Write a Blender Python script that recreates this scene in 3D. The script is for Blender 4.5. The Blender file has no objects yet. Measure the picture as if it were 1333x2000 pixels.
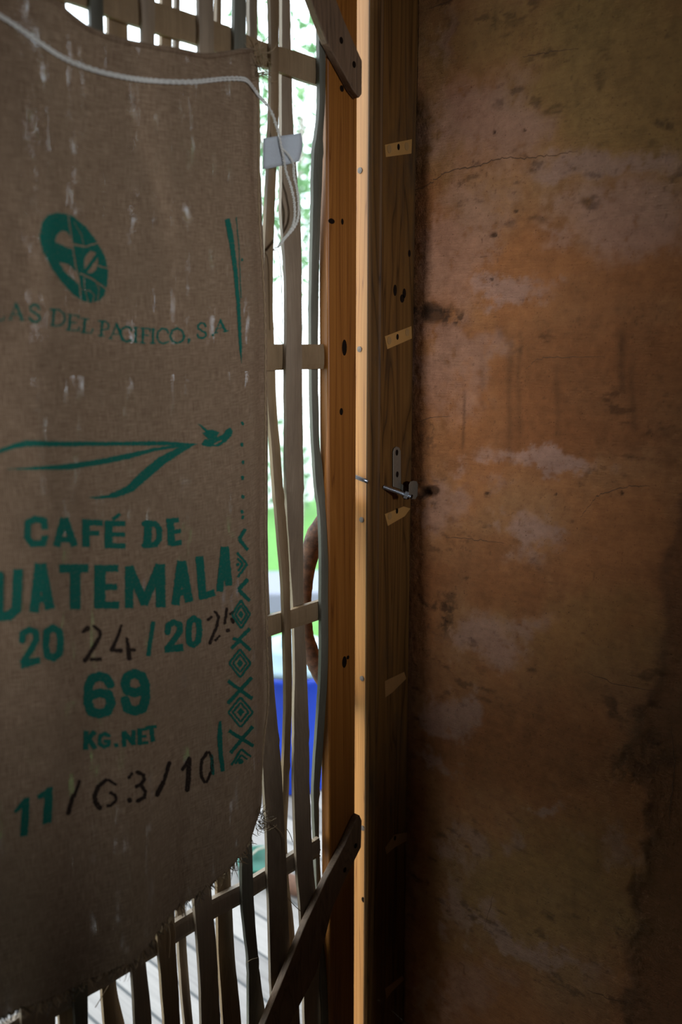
import bpy, math, random
import numpy as np

# ------------------------------------------------------------------ camera
# World: X runs along the gate (away to the right), Y is out of doors, Z up.
# The gate's front face is the plane Y = 0, the plaster wall the plane X = WX.
sc = bpy.context.scene
F = 1700.0                                   # focal length in photo pixels
EYE = np.array([0.0, -0.82, 1.45])
PITCH = math.atan(317.0 / F)
YAW = math.radians(-48.0)
cam_d = bpy.data.cameras.new('camera')
cam = bpy.data.objects.new('camera', cam_d)
sc.collection.objects.link(cam)
cam.location = EYE
cam.rotation_euler = (math.pi / 2 - PITCH, 0, YAW)
cam_d.sensor_fit = 'VERTICAL'
cam_d.sensor_height = 36.0
cam_d.sensor_width = 24.0
cam_d.lens = 36.0 * F / 2000.0
cam_d.clip_start = 0.02
cam_d.dof.use_dof = True
cam_d.dof.focus_distance = 1.26
cam_d.dof.aperture_fstop = 2.8
sc.camera = cam

# ------------------------------------------------------------------ sky light and added fill lamps
world = bpy.data.worlds.new('sky')
sc.world = world
world.use_nodes = True
wn = world.node_tree
wn.nodes.clear()
wo = wn.nodes.new('ShaderNodeOutputWorld')
wb = wn.nodes.new('ShaderNodeBackground')
wb.inputs['Color'].default_value = (0.80, 0.92, 1.0, 1)
wb.inputs['Strength'].default_value = 5.5
wn.links.new(wb.outputs[0], wo.inputs[0])


def area(name, loc, rot, sx, sy, power, col):
    l = bpy.data.lights.new(name, 'AREA')
    l.shape = 'RECTANGLE'
    l.size, l.size_y = sx, sy
    l.energy = power
    l.color = col
    o = bpy.data.objects.new(name, l)
    sc.collection.objects.link(o)
    o.location, o.rotation_euler = loc, rot
    return o


ADDED_WINDOW = (0.14, 0.48, 1.60, 1.94)             # x0, x1, z0, z1 of an unseen opening added in the back wall for the lamp
wl = area('room_fill', ((ADDED_WINDOW[0] + ADDED_WINDOW[1]) / 2, -2.98, (ADDED_WINDOW[2] + ADDED_WINDOW[3]) / 2),
          (math.radians(90 - 5.5), 0, math.radians(-8.5)), ADDED_WINDOW[1] - ADDED_WINDOW[0] - .1, ADDED_WINDOW[3] - ADDED_WINDOW[2] - .1, 1.2, (0.90, 0.94, 1.0))
wl.data.spread = math.radians(30)            # cone narrowed to pool the light; no recess is built
SLIT = (-0.110, -0.012, 1.12, 1.72)          # y0, y1, z0, z1 of an unseen slit, added to shape the plaster's shadow edge
wl2 = area('slit_fill', (-2.26, (SLIT[0] + SLIT[1]) / 2, (SLIT[2] + SLIT[3]) / 2),
           (math.radians(90), 0, math.radians(-90 - .6)), SLIT[1] - SLIT[0], SLIT[3] - SLIT[2], 0.50, (0.92, 0.95, 1.0))
wl2.data.spread = math.radians(12.5)  # tight cone keeps this added light to a pool on the plaster

sc.view_settings.view_transform = 'Standard'
sc.view_settings.look = 'None'
sc.view_settings.gamma = 1.0
sc.view_settings.use_curve_mapping = False
sc.view_settings.exposure = 0.0
sc.cycles.max_bounces = 8
sc.cycles.transparent_max_bounces = 12

# ------------------------------------------------------------------ tracing rays
cyw, syw = math.cos(YAW), math.sin(YAW)
FWD = np.array([-syw * math.cos(PITCH), cyw * math.cos(PITCH), -math.sin(PITCH)])
RGT = np.array([cyw, syw, 0.0])
UPV = np.cross(RGT, FWD)


def ray(px, py):
    px = np.asarray(px, float)[..., None]
    py = np.asarray(py, float)[..., None]
    return F * FWD + (px - 666.5) * RGT + (1000.0 - py) * UPV


def on_axis(px, py, axis, val):
    d = ray(px, py)
    k = (val - EYE[axis]) / d[..., axis]
    return EYE + d * k[..., None]


def onY(px, py, y): return on_axis(px, py, 1, np.asarray(y, float))
def onX(px, py, x): return on_axis(px, py, 0, np.asarray(x, float))
def onZ(px, py, z): return on_axis(px, py, 2, np.asarray(z, float))


def project(P):
    q = np.asarray(P, float) - EYE
    a = q @ FWD
    return 666.5 + F * (q @ RGT) / a, 1000.0 - F * (q @ UPV) / a


# ------------------------------------------------------------------ mesh helpers
def mk(name, verts, faces, mat, parent=None, smooth=False, **tags):
    me = bpy.data.meshes.new(name)
    me.from_pydata([tuple(map(float, v)) for v in verts], [], [tuple(map(int, f)) for f in faces])
    me.update()
    o = bpy.data.objects.new(name, me)
    sc.collection.objects.link(o)
    if mat is not None:
        me.materials.append(mat)
    if parent is not None:
        o.parent = parent
        off = parent.location.copy()
        q = parent.parent
        while q is not None:
            off += q.location
            q = q.parent
        for v in me.vertices:
            v.co = v.co - off
    if smooth:
        me.polygons.foreach_set('use_smooth', [True] * len(me.polygons))
    for k, v in tags.items():
        o[k] = v
    return o


def empty(name, loc, **tags):
    o = bpy.data.objects.new(name, None)
    sc.collection.objects.link(o)
    o.location = loc
    o.empty_display_size = 0.05
    for k, v in tags.items():
        o[k] = v
    return o


class G:
    """collects pieces of one mesh"""
    def __init__(self):
        self.v, self.f = [], []

    def add(self, v, f):
        n = len(self.v)
        self.v += [tuple(map(float, p)) for p in v]
        self.f += [tuple(int(i) + n for i in q) for q in f]
        return self

    def box(self, a, b):
        (x0, y0, z0), (x1, y1, z1) = a, b
        v = [(x0, y0, z0), (x1, y0, z0), (x1, y1, z0), (x0, y1, z0), (x0, y0, z1), (x1, y0, z1), (x1, y1, z1), (x0, y1, z1)]
        return self.add(v, [(0, 3, 2, 1), (4, 5, 6, 7), (0, 1, 5, 4), (1, 2, 6, 5), (2, 3, 7, 6), (3, 0, 4, 7)])

    def prism(self, poly, z0, z1):
        """poly: counter-clockwise (x, y) outline seen from above"""
        n = len(poly)
        v = [(x, y, z0) for x, y in poly] + [(x, y, z1) for x, y in poly]
        f = [tuple(range(n - 1, -1, -1)), tuple(range(n, 2 * n))]
        f += [(i, (i + 1) % n, n + (i + 1) % n, n + i) for i in range(n)]
        return self.add(v, f)

    def slab(self, pts, off):
        """closed outline pts (3-D) thickened by the vector off"""
        n = len(pts)
        pts = [np.array(p, float) for p in pts]
        off = np.array(off, float)
        v = pts + [p + off for p in pts]
        f = [tuple(range(n)), tuple(range(2 * n - 1, n - 1, -1))]
        f += [(i, n + i, n + (i + 1) % n, (i + 1) % n) for i in range(n)]
        return self.add(v, f)

    def tube(self, pts, r, n=8, cap=True, jitter=None):
        pts = np.array(pts, float)
        m = len(pts)
        r = np.full(m, r) if np.isscalar(r) else np.array(r, float)
        T = np.gradient(pts, axis=0)
        T /= np.linalg.norm(T, axis=1)[:, None] + 1e-12
        ref = np.array([0.0, 0, 1]) if abs(T[0][2]) < 0.9 else np.array([1.0, 0, 0])
        u = np.cross(T[0], ref); u /= np.linalg.norm(u)
        v, f = [], []
        for i in range(m):
            u = u - T[i] * (u @ T[i]); u /= np.linalg.norm(u) + 1e-12
            w = np.cross(T[i], u)
            for k in range(n):
                a = 2 * math.pi * k / n
                rr = r[i] * (1 + (jitter(i, k) if jitter else 0))
                v.append(pts[i] + rr * (math.cos(a) * u + math.sin(a) * w))
        for i in range(m - 1):
            for k in range(n):
                a, b = i * n + k, i * n + (k + 1) % n
                f.append((a, b, b + n, a + n))
        if cap:
            f.append(tuple(range(n - 1, -1, -1)))
            f.append(tuple((m - 1) * n + k for k in range(n)))
        return self.add(v, f)

    def lathe(self, c, prof, n=32):
        v, f = [], []
        for r, z in prof:
            for k in range(n):
                a = 2 * math.pi * k / n
                v.append((c[0] + r * math.cos(a), c[1] + r * math.sin(a), c[2] + z))
        for i in range(len(prof) - 1):
            for k in range(n):
                a, b = i * n + k, i * n + (k + 1) % n
                f.append((a, b, b + n, a + n))
        f.append(tuple(range(n - 1, -1, -1)))
        f.append(tuple((len(prof) - 1) * n + k for k in range(n)))
        return self.add(v, f)

    def build(self, name, mat, parent=None, smooth=False, **tags):
        return mk(name, self.v, self.f, mat, parent, smooth, **tags)


def bevel(o, w, seg=2):
    m = o.modifiers.new('bevel', 'BEVEL')
    m.width, m.segments, m.limit_method, m.angle_limit = w, seg, 'ANGLE', math.radians(35)
    return o


def smooth_curve(xs, ys, x):
    """monotone-ish smooth interpolation through control points (pchip-like)"""
    xs, ys, x = np.array(xs, float), np.array(ys, float), np.array(x, float)
    o = np.argsort(xs); xs, ys = xs[o], ys[o]
    if len(xs) == 1:
        return np.full_like(x, ys[0])
    d = np.diff(ys) / np.diff(xs)
    m = np.zeros(len(xs)); m[0], m[-1] = d[0], d[-1]
    for i in range(1, len(xs) - 1):
        m[i] = 0.5 * (d[i - 1] + d[i])
    i = np.clip(np.searchsorted(xs, x) - 1, 0, len(xs) - 2)
    h = xs[i + 1] - xs[i]
    t = (x - xs[i]) / h
    lo, hi = x < xs[0], x > xs[-1]
    tt = np.clip(t, 0, 1)
    r = ((1 + 2 * tt) * (1 - tt) ** 2 * ys[i] + tt * (1 - tt) ** 2 * h * m[i]
         + tt ** 2 * (3 - 2 * tt) * ys[i + 1] + tt ** 2 * (tt - 1) * h * m[i + 1])
    r = np.where(lo, ys[0] + (x - xs[0]) * m[0] * 0.35, r)
    r = np.where(hi, ys[-1] + (x - xs[-1]) * m[-1] * 0.35, r)
    return r


def vnoise(x, y, seed):
    g = np.random.RandomState(seed).rand(256, 256)
    xi, yi = np.floor(x).astype(int), np.floor(y).astype(int)
    fx, fy = x - xi, y - yi
    fx, fy = fx * fx * (3 - 2 * fx), fy * fy * (3 - 2 * fy)
    a, b = g[xi % 256, yi % 256], g[(xi + 1) % 256, yi % 256]
    c, d = g[xi % 256, (yi + 1) % 256], g[(xi + 1) % 256, (yi + 1) % 256]
    return (a * (1 - fx) + b * fx) * (1 - fy) + (c * (1 - fx) + d * fx) * fy


def fbm(x, y, seed, oct=4, gain=0.5):
    s, a, t = 0, 1.0, 0
    for k in range(oct):
        s = s + a * vnoise(x * 2 ** k, y * 2 ** k, seed + k)
        t += a
        a *= gain
    return s / t


def sstep(a, b, x):
    t = np.clip((x - a) / (b - a), 0, 1)
    return t * t * (3 - 2 * t)


# ------------------------------------------------------------------ materials
class M:
    def __init__(self, name, rough=0.7, spec=0.3):
        self.m = bpy.data.materials.new(name)
        self.m.use_nodes = True
        self.t = self.m.node_tree
        self.t.nodes.clear()
        self.out = self.n('ShaderNodeOutputMaterial')
        self.p = self.n('ShaderNodeBsdfPrincipled')
        self.p.inputs['Roughness'].default_value = rough
        self.p.inputs['Specular IOR Level'].default_value = spec
        self.l(self.p.outputs[0], self.out.inputs[0])
        self._tc = None

    def n(self, kind, **kw):
        n = self.t.nodes.new(kind)
        for k, v in kw.items():
            setattr(n, k, v)
        return n

    def l(self, a, b): self.t.links.new(a, b)

    def obj(self):
        if self._tc is None:
            self._tc = self.n('ShaderNodeTexCoord')
        return self._tc.outputs['Object']

    def mapped(self, scale, src=None):
        mp = self.n('ShaderNodeMapping')
        mp.inputs['Scale'].default_value = scale
        self.l(src or self.obj(), mp.inputs['Vector'])
        return mp.outputs[0]

    def noise(self, vec, scale=1.0, detail=4, rough=0.55, dist=0.0):
        n = self.n('ShaderNodeTexNoise')
        n.inputs['Scale'].default_value = scale
        n.inputs['Detail'].default_value = detail
        n.inputs['Roughness'].default_value = rough
        n.inputs['Distortion'].default_value = dist
        self.l(vec, n.inputs['Vector'])
        return n.outputs['Fac']

    def ramp(self, fac, stops):
        r = self.n('ShaderNodeValToRGB')
        e = r.color_ramp.elements
        while len(e) < len(stops):
            e.new(0.5)
        for el, (p, c) in zip(e, stops):
            el.position = p
            el.color = (*c, 1) if len(c) == 3 else c
        self.l(fac, r.inputs[0])
        return r.outputs[0]

    def math(self, op, a, b=None, c=None):
        n = self.n('ShaderNodeMath', operation=op)
        for i, v in enumerate((a, b, c)):
            if v is None:
                continue
            if isinstance(v, (int, float)):
                n.inputs[i].default_value = v
            else:
                self.l(v, n.inputs[i])
        return n.outputs[0]

    def mix(self, fac, a, b, mode='MIX'):
        n = self.n('ShaderNodeMix', data_type='RGBA', blend_type=mode)
        for i, v in ((0, fac), (6, a), (7, b)):
            if isinstance(v, (int, float)):
                n.inputs[i].default_value = v
            elif isinstance(v, tuple):
                n.inputs[i].default_value = (*v, 1) if len(v) == 3 else v
            else:
                self.l(v, n.inputs[i])
        return n.outputs[2]

    def color(self, c):
        if isinstance(c, tuple):
            self.p.inputs['Base Color'].default_value = (*c, 1)
        else:
            self.l(c, self.p.inputs['Base Color'])
        return self

    def bump(self, h, strength=0.3, dist=0.002):
        b = self.n('ShaderNodeBump')
        b.inputs['Strength'].default_value = strength
        b.inputs['Distance'].default_value = dist
        self.l(h, b.inputs['Height'])
        self.l(b.outputs[0], self.p.inputs['Normal'])
        return b.outputs[0]


def wood(name, dark, mid, light, rough=0.5, grain=(55, 55, 2.2), ring=(26, 26, 0.9), spec=0.35, bump=0.25, dirt=None):
    m = M(name, rough, spec)
    fine = m.noise(m.mapped((grain[0] * 5, grain[1] * 5, grain[2] * 2)), 1, 3, 0.6)
    rings = m.noise(m.mapped(ring), 1, 2, 0.4, 1.2)
    saw = m.math('FRACT', m.math('MULTIPLY', rings, 9.0))
    col = m.ramp(saw, [(0.0, mid), (0.55, light), (0.85, mid), (0.95, dark), (1.0, mid)])
    big = m.noise(m.mapped((5, 5, 1.2)), 1, 3, 0.6)
    col = m.mix(m.math('MULTIPLY', big, 0.55), col, mid)
    col = m.mix(m.math('MULTIPLY', fine, 0.5), col, dark)
    if dirt:
        sp = m.noise(m.mapped((14, 14, 5)), 1, 6, 0.7)
        col = m.mix(m.ramp(sp, [(0.52, (0, 0, 0)), (0.72, (0.8, 0.8, 0.8))]), col, dirt)
    m.color(col)
    m.bump(m.math('ADD', fine, m.math('MULTIPLY', saw, 0.4)), bump, 0.0015)
    return m.m


MAT = {}
MAT['pine_post'] = wood('honey_pine', (0.105, 0.030, 0.004), (0.25, 0.086, 0.012), (0.34, 0.128, 0.022), 0.42, ring=(30, 30, 0.7), bump=0.15)
MAT['pine_jamb'] = wood('pale_pine', (0.20, 0.070, 0.014), (0.47, 0.19, 0.044), (0.57, 0.255, 0.068), 0.5, ring=(34, 34, 0.8), bump=0.12)
MAT['frame'] = wood('aged_frame_wood', (0.028, 0.012, 0.003), (0.110, 0.048, 0.012), (0.17, 0.076, 0.019), 0.55, ring=(24, 24, 0.9), bump=0.35, spec=.12, dirt=(0.05, 0.03, 0.016))
MAT['brace'] = wood('brown_split_wood', (0.06, 0.035, 0.02), (0.15, 0.085, 0.045), (0.21, 0.12, 0.065), 0.6, ring=(30, 30, 5), grain=(40, 40, 8), bump=0.4)


def bamboo(name, a, b, c):
    m = M(name, 0.55, 0.3)
    info = m.n('ShaderNodeObjectInfo')
    fine = m.noise(m.mapped((380, 380, 6)), 1, 3, 0.6)
    blot = m.noise(m.mapped((30, 30, 9)), 1, 5, 0.65)
    col = m.ramp(m.math('ADD', m.math('MULTIPLY', blot, 0.8), m.math('MULTIPLY', info.outputs['Random'], 0.25)),
                 [(0.25, a), (0.5, b), (0.78, c)])
    col = m.mix(m.math('MULTIPLY', fine, 0.75), col, a)
    m.color(col)
    m.bump(m.math('ADD', fine, blot), 0.35, 0.0012)
    return m.m


MAT['bamboo'] = bamboo('weathered_bamboo', (0.11, 0.077, 0.050), (0.245, 0.178, 0.118), (0.34, 0.255, 0.175))
MAT['bamboo_grey'] = bamboo('grey_green_bamboo', (0.06, 0.055, 0.040), (0.125, 0.115, 0.085), (0.20, 0.185, 0.14))
MAT['bamboo_tan'] = bamboo('tan_bamboo', (0.12, 0.075, 0.038), (0.245, 0.158, 0.082), (0.33, 0.225, 0.125))


def plain(name, col, rough=0.6, metal=0.0, spec=0.4, var=0.25, sc_=60):
    m = M(name, rough, spec)
    m.p.inputs['Metallic'].default_value = metal
    n = m.noise(m.mapped((sc_, sc_, sc_)), 1, 5, 0.65)
    m.color(m.mix(m.math('MULTIPLY', n, var * 2), tuple(c * (1 + var) for c in col), tuple(c * (1 - var) for c in col)))
    m.bump(n, 0.15, 0.001)
    return m.m


MAT['steel'] = plain('zinc_steel', (0.38, 0.42, 0.47), 0.33, 0.9, var=0.2, sc_=300)
MAT['dull_steel'] = plain('dull_plate_steel', (0.22, 0.20, 0.16), 0.5, 0.8, var=0.3, sc_=200)
MAT['hole'] = plain('dark_hole', (0.010, 0.006, 0.004), 0.95, spec=.02)
MAT['nail'] = plain('nail_steel', (0.13, 0.095, 0.075), 0.6, 0.2)
MAT['patch'] = plain('pale_patch_wood', (0.28, 0.14, 0.036), 0.6, var=0.25, sc_=90)
MAT['patch_dim'] = plain('stained_patch_wood', (0.20, 0.095, 0.028), 0.6, var=0.35, sc_=90)
MAT['plug'] = plain('patch_plug', (0.22, 0.12, 0.04), 0.6)
MAT['cord'] = plain('white_cotton_cord', (0.62, 0.60, 0.55), 0.85, var=0.15, sc_=900)
MAT['fibre'] = plain('jute_fibre', (0.26, 0.18, 0.10), 0.9)
MAT['dark_fibre'] = plain('dark_jute_fibre', (0.10, 0.07, 0.045), 0.9)
MAT['crack'] = plain('plaster_crack', (0.075, 0.035, 0.016), 0.95)
MAT['branch'] = plain('branch_bark', (0.105, 0.042, 0.018), 0.8, var=0.75, sc_=110)
MAT['blue'] = plain('blue_plastic', (0.006, 0.035, 0.34), 0.35, var=0.08, sc_=12)
MAT['lid'] = plain('pale_plastic', (0.17, 0.235, 0.275), 0.4, var=0.08, sc_=12)
MAT['green_pot'] = plain('green_plastic', (0.01, 0.09, 0.06), 0.4, var=0.1)
MAT['stone'] = plain('pale_stone', (0.15, 0.155, 0.185), 0.9, var=0.2, sc_=9)
MAT['bark'] = plain('tree_bark', (0.20, 0.18, 0.15), 0.9, var=0.4, sc_=14)
MAT['lawn'] = plain('lawn', (0.07, 0.19, 0.03), 0.9, var=0.5, sc_=14)
MAT['gravel'] = plain('pale_gravel', (0.36, 0.37, 0.34), 0.95, var=0.15, sc_=30)
MAT['render'] = plain('ochre_plaster', (0.20, 0.115, 0.055), 0.9, var=0.25, sc_=5)
MAT['earth_floor'] = plain('clay_floor', (0.13, 0.085, 0.05), 0.85, var=0.3, sc_=6)
MAT['ceiling'] = plain('board_ceiling', (0.13, 0.085, 0.05), 0.8, var=0.3, sc_=6)

# leaves
m = M('leaf', 0.5, 0.3)
inf = m.noise(m.mapped((3, 3, 3)), 1, 3, 0.6)
lc = m.ramp(inf, [(0.35, (0.05, 0.115, 0.045)), (0.55, (0.12, 0.24, 0.10)), (0.7, (0.24, 0.36, 0.19))])
m.color(lc)
tr = m.n('ShaderNodeBsdfTranslucent')
m.l(lc, tr.inputs['Color'])
mx = m.n('ShaderNodeMixShader')
mx.inputs[0].default_value = 0.5
m.l(m.p.outputs[0], mx.inputs[1]); m.l(tr.outputs[0], mx.inputs[2]); m.l(mx.outputs[0], m.out.inputs[0])
MAT['leaf'] = m.m

# tag: white cloth
m = M('white_tag_cloth', 0.9, 0.1)
n1 = m.noise(m.mapped((500, 500, 500)), 1, 3, 0.6)
cc = m.mix(n1, (0.50, 0.51, 0.54), (0.62, 0.63, 0.66))
m.color(cc)
tr = m.n('ShaderNodeBsdfTranslucent'); m.l(cc, tr.inputs['Color'])
mx = m.n('ShaderNodeMixShader'); mx.inputs[0].default_value = 0.4
m.l(m.p.outputs[0], mx.inputs[1]); m.l(tr.outputs[0], mx.inputs[2]); m.l(mx.outputs[0], m.out.inputs[0])
m.bump(n1, 0.3, 0.001)
MAT['tag'] = m.m

PITCH_U, PITCH_V = 0.0019, 0.0019            # yarn spacing of the sack in metres


def weave_nodes(m):
    uv = m.n('ShaderNodeUVMap'); uv.uv_map = 'weave'
    warp = m.n('ShaderNodeTexNoise'); warp.inputs['Scale'].default_value = 35; warp.inputs['Detail'].default_value = 2
    m.l(uv.outputs[0], warp.inputs['Vector'])
    wv = m.n('ShaderNodeVectorMath', operation='SCALE'); wv.inputs['Scale'].default_value = 0.0028
    m.l(warp.outputs['Color'], wv.inputs[0])
    ad = m.n('ShaderNodeVectorMath', operation='ADD')
    m.l(uv.outputs[0], ad.inputs[0]); m.l(wv.outputs[0], ad.inputs[1])
    sp = m.n('ShaderNodeSeparateXYZ'); m.l(ad.outputs[0], sp.inputs[0])
    su = m.math('SINE', m.math('MULTIPLY', sp.outputs[0], math.pi / PITCH_U))
    sv = m.math('SINE', m.math('MULTIPLY', sp.outputs[1], math.pi / PITCH_V))
    h = m.math('MAXIMUM', m.math('ABSOLUTE', su), m.math('ABSOLUTE', sv))
    return uv.outputs[0], su, sv, h


def sack_material(name, ink=None):
    m = M(name, 0.95, 0.08)
    uv, su, sv, h = weave_nodes(m)
    def uvn(scale, detail=3, rough=0.6):
        return m.noise(m.mapped(scale, uv), 1, detail, rough)
    slub = uvn((900, 60, 1), 3)
    slub2 = uvn((60, 900, 1), 3)
    blot = uvn((9, 9, 1), 5)
    th = m.math('MULTIPLY', m.math('ADD', slub, slub2), 0.5)
    base = m.ramp(th, [(0.35, (0.130, 0.080, 0.050)), (0.5, (0.24, 0.158, 0.100)), (0.64, (0.345, 0.238, 0.158))])
    base = m.mix(m.ramp(blot, [(0.35, (0, 0, 0)), (0.7, (0.5, 0.5, 0.5))]), base, (0.20, 0.135, 0.085))
    base = m.mix(m.ramp(h, [(0.25, (0.95, 0.95, 0.95)), (0.78, (0, 0, 0))]), base, (0.075, 0.048, 0.03))
    if ink:
        cover = uvn((420, 420, 1), 4, 0.75)
        fac = m.ramp(cover, [(0.30, (0.55, 0.55, 0.55)), (0.46, (0.96, 0.96, 0.96))])
        base = m.mix(fac, base, ink)
    m.color(base)
    m.bump(m.math('ADD', h, m.math('MULTIPLY', th, 0.8)), 0.55, 0.0008)
    tr = m.n('ShaderNodeBsdfTranslucent')
    m.l(base, tr.inputs['Color'])
    mx = m.n('ShaderNodeMixShader'); mx.inputs[0].default_value = 0.05
    m.l(m.p.outputs[0], mx.inputs[1]); m.l(tr.outputs[0], mx.inputs[2])
    if ink:
        m.l(mx.outputs[0], m.out.inputs[0])
        return m.m
    # loose weave: tiny gaps between the yarns, wider where the cloth is thin
    loose = uvn((75, 22, 1), 4, 0.7)
    e = m.ramp(loose, [(0.52, (0.02, 0.02, 0.02)), (0.70, (0.36, 0.36, 0.36))])
    gap = m.math('LESS_THAN', h, e)
    tp = m.n('ShaderNodeBsdfTransparent')
    m2 = m.n('ShaderNodeMixShader')
    m.l(gap, m2.inputs[0]); m.l(mx.outputs[0], m2.inputs[1]); m.l(tp.outputs[0], m2.inputs[2])
    m.l(m2.outputs[0], m.out.inputs[0])
    return m.m


MAT['sack'] = sack_material('burlap')
MAT['ink_green'] = sack_material('green_print', (0.003, 0.115, 0.085))
MAT['ink_black'] = sack_material('black_stencil', (0.018, 0.012, 0.010))

# plaster wall: stains, limewash remains and slat shadows come from the wall's own colour layer
m = M('old_clay_plaster', 0.88, 0.18)
at = m.n('ShaderNodeVertexColor'); at.layer_name = 'pigment'
f1 = m.noise(m.mapped((120, 120, 120)), 1, 6, 0.7)
f2 = m.noise(m.mapped((420, 420, 420)), 1, 3, 0.6)
scr = m.noise(m.mapped((200, 45, 520)), 1, 4, 0.7, 0.5)
c = m.mix(m.math('MULTIPLY', f1, 0.5), at.outputs[0], m.mix(1.0, at.outputs[0], (0.55, 0.48, 0.42), 'MULTIPLY'))
pits = m.ramp(f2, [(0.28, (0.35, 0.3, 0.28)), (0.36, (1, 1, 1))])
c = m.mix(1.0, c, pits, 'MULTIPLY')
m.color(c)
m.bump(m.math('ADD', m.math('ADD', f1, m.math('MULTIPLY', f2, 0.35)), m.math('MULTIPLY', scr, 0.8)), 0.9, 0.004)
MAT['plaster'] = m.m

# deck boards
m = M('grey_deck_boards', 0.75, 0.3)
ob = m.n('ShaderNodeSeparateXYZ'); m.l(m.obj(), ob.inputs[0])
bx = m.math('DIVIDE', ob.outputs[0], 0.098)
fr = m.math('FRACT', bx)
idx = m.math('FLOOR', bx)
gap = m.math('LESS_THAN', m.math('ABSOLUTE', m.math('SUBTRACT', fr, 0.5)), 0.46)
wnz = m.n('ShaderNodeTexWhiteNoise', noise_dimensions='1D'); m.l(idx, wnz.inputs['W'])
gr = m.noise(m.mapped((90, 3, 3)), 1, 4, 0.6)
bc = m.ramp(m.math('ADD', m.math('MULTIPLY', gr, 0.6), m.math('MULTIPLY', wnz.outputs['Value'], 0.35)),
            [(0.25, (0.12, 0.107, 0.10)), (0.6, (0.215, 0.195, 0.18))])
m.color(m.mix(gap, (0.05, 0.05, 0.05), bc))
m.bump(gap, 0.5, 0.004)
MAT['deck'] = m.m

# ------------------------------------------------------------------ room shell
WX = 1.060            # plane of the plaster wall
CEIL, BACK, LEFT = 2.5, -3.0, -2.3
FRAME_FRONT = -0.013
G().box((LEFT - .12, BACK - .12, -.1), (1.30, 0.10, 0)).build('floor', MAT['earth_floor'], kind='structure')
G().box((LEFT - .12, BACK - .12, CEIL), (1.30, 0.14, CEIL + .1)).build('ceiling', MAT['ceiling'], kind='structure')
a0, a1, b0, b1 = SLIT
g = G()
g.box((LEFT - .12, BACK, 0), (LEFT, a0, CEIL)).box((LEFT - .12, a1, 0), (LEFT, 0.12, CEIL))
g.box((LEFT - .12, a0, 0), (LEFT, a1, b0)).box((LEFT - .12, a0, b1), (LEFT, a1, CEIL))
g.build('wall_left', MAT['render'], kind='structure')
w0, w1, h0, h1 = ADDED_WINDOW
g = G()
g.box((LEFT - .12, BACK - .12, 0), (w0, BACK, CEIL)).box((w1, BACK - .12, 0), (1.30, BACK, CEIL))
g.box((w0, BACK - .12, 0), (w1, BACK, h0)).box((w0, BACK - .12, h1), (w1, BACK, CEIL))
g.build('wall_back', MAT['render'], kind='structure')
g = G()
g.box((LEFT - .12, 0.0, 0), (0.03, 0.12, CEIL)).box((0.03, 0.0, 2.12), (1.30, 0.12, CEIL))
g.build('wall_front', MAT['render'], kind='structure')
g = G()
for a, b in (((w0, w0 + .05), (h0, h1)), ((w1 - .05, w1), (h0, h1)), ((w0 + .05, w1 - .05), (h0, h0 + .05)), ((w0 + .05, w1 - .05), (h1 - .05, h1))):
    g.box((a[0], BACK - .09, b[0]), (a[1], BACK - .04, b[1]))
g.build('added_window_1', MAT['brace'], kind='structure')  # unseen frame, added around the fill lamp's opening

# plaster wall, relief and pigment from layered noise plus the stains and slat shadows the photo shows
NY, NZ = 250, 820
Y0, Y1, Z0, Z1 = FRAME_FRONT + .010, -0.56, 0.30, 2.06
yy = np.linspace(Y0, Y1, NY)
zz = np.linspace(Z0, Z1, NZ)
YY, ZZ = np.meshgrid(yy, zz, indexing='ij')
PX, PY = project(np.stack([np.full_like(YY, WX), YY, ZZ], -1))
wx_ = (fbm(YY * 22 + 5, ZZ * 22, 11, 5) - .5)
wy_ = (fbm(YY * 22 + 40, ZZ * 22 + 9, 21, 5) - .5)
gritx, grity = fbm(YY * 130 + 3, ZZ * 130, 15, 4, .65) - .5, fbm(YY * 130, ZZ * 130 + 8, 16, 4, .65) - .5
QX, QY = PX + wx_ * 210 + gritx * 46, PY + wy_ * 90 + grity * 30
fine = fbm(YY * 60, ZZ * 60, 31, 5, 0.6)
mid = fbm(YY * 9, ZZ * 9, 41, 5, 0.55)


def blob(cx, cy, rx, ry, rot=0.0, soft=0.6):
    a = math.radians(rot)
    dx, dy = QX - cx, QY - cy
    u = (dx * math.cos(a) + dy * math.sin(a)) / rx
    v = (-dx * math.sin(a) + dy * math.cos(a)) / ry
    return 1 - sstep(1 - soft, 1 + soft * .4, np.sqrt(u * u + v * v))


def mixc(c, f, col):
    return c * (1 - f[..., None]) + np.array(col) * f[..., None]


col = np.zeros(YY.shape + (3,)) + np.array((0.38, 0.152, 0.054))
col = mixc(col, np.clip((mid - .35) * 1.6, 0, .75), (0.37, 0.20, 0.092))
OLIVE, LIME, RED, CLAY = (0.30, 0.175, 0.058), (0.44, 0.262, 0.20), (0.26, 0.098, 0.034), (0.16, 0.066, 0.026)
for cx, cy, rx, ry, st in ((1230, 130, 260, 260, .8), (1000, 60, 260, 90, .5), (850, 200, 60, 200, .4), (1080, 1750, 260, 160, .6), (1150, 1250, 180, 120, .4)):
    col = mixc(col, blob(cx, cy, rx, ry) * st, OLIVE)
for cx, cy, rx, ry, st in ((1130, 740, 260, 150, .75), (1120, 870, 240, 60, .75), (950, 1130, 130, 80, .6), (1010, 1470, 200, 110, .65),
                           (900, 640, 60, 60, .5), (1220, 560, 130, 70, .4), (900, 60, 30, 40, .5), (1060, 1340, 200, 80, .3)):
    col = mixc(col, blob(cx, cy, rx, ry) * st, RED)
lime = np.zeros_like(YY)
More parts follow.
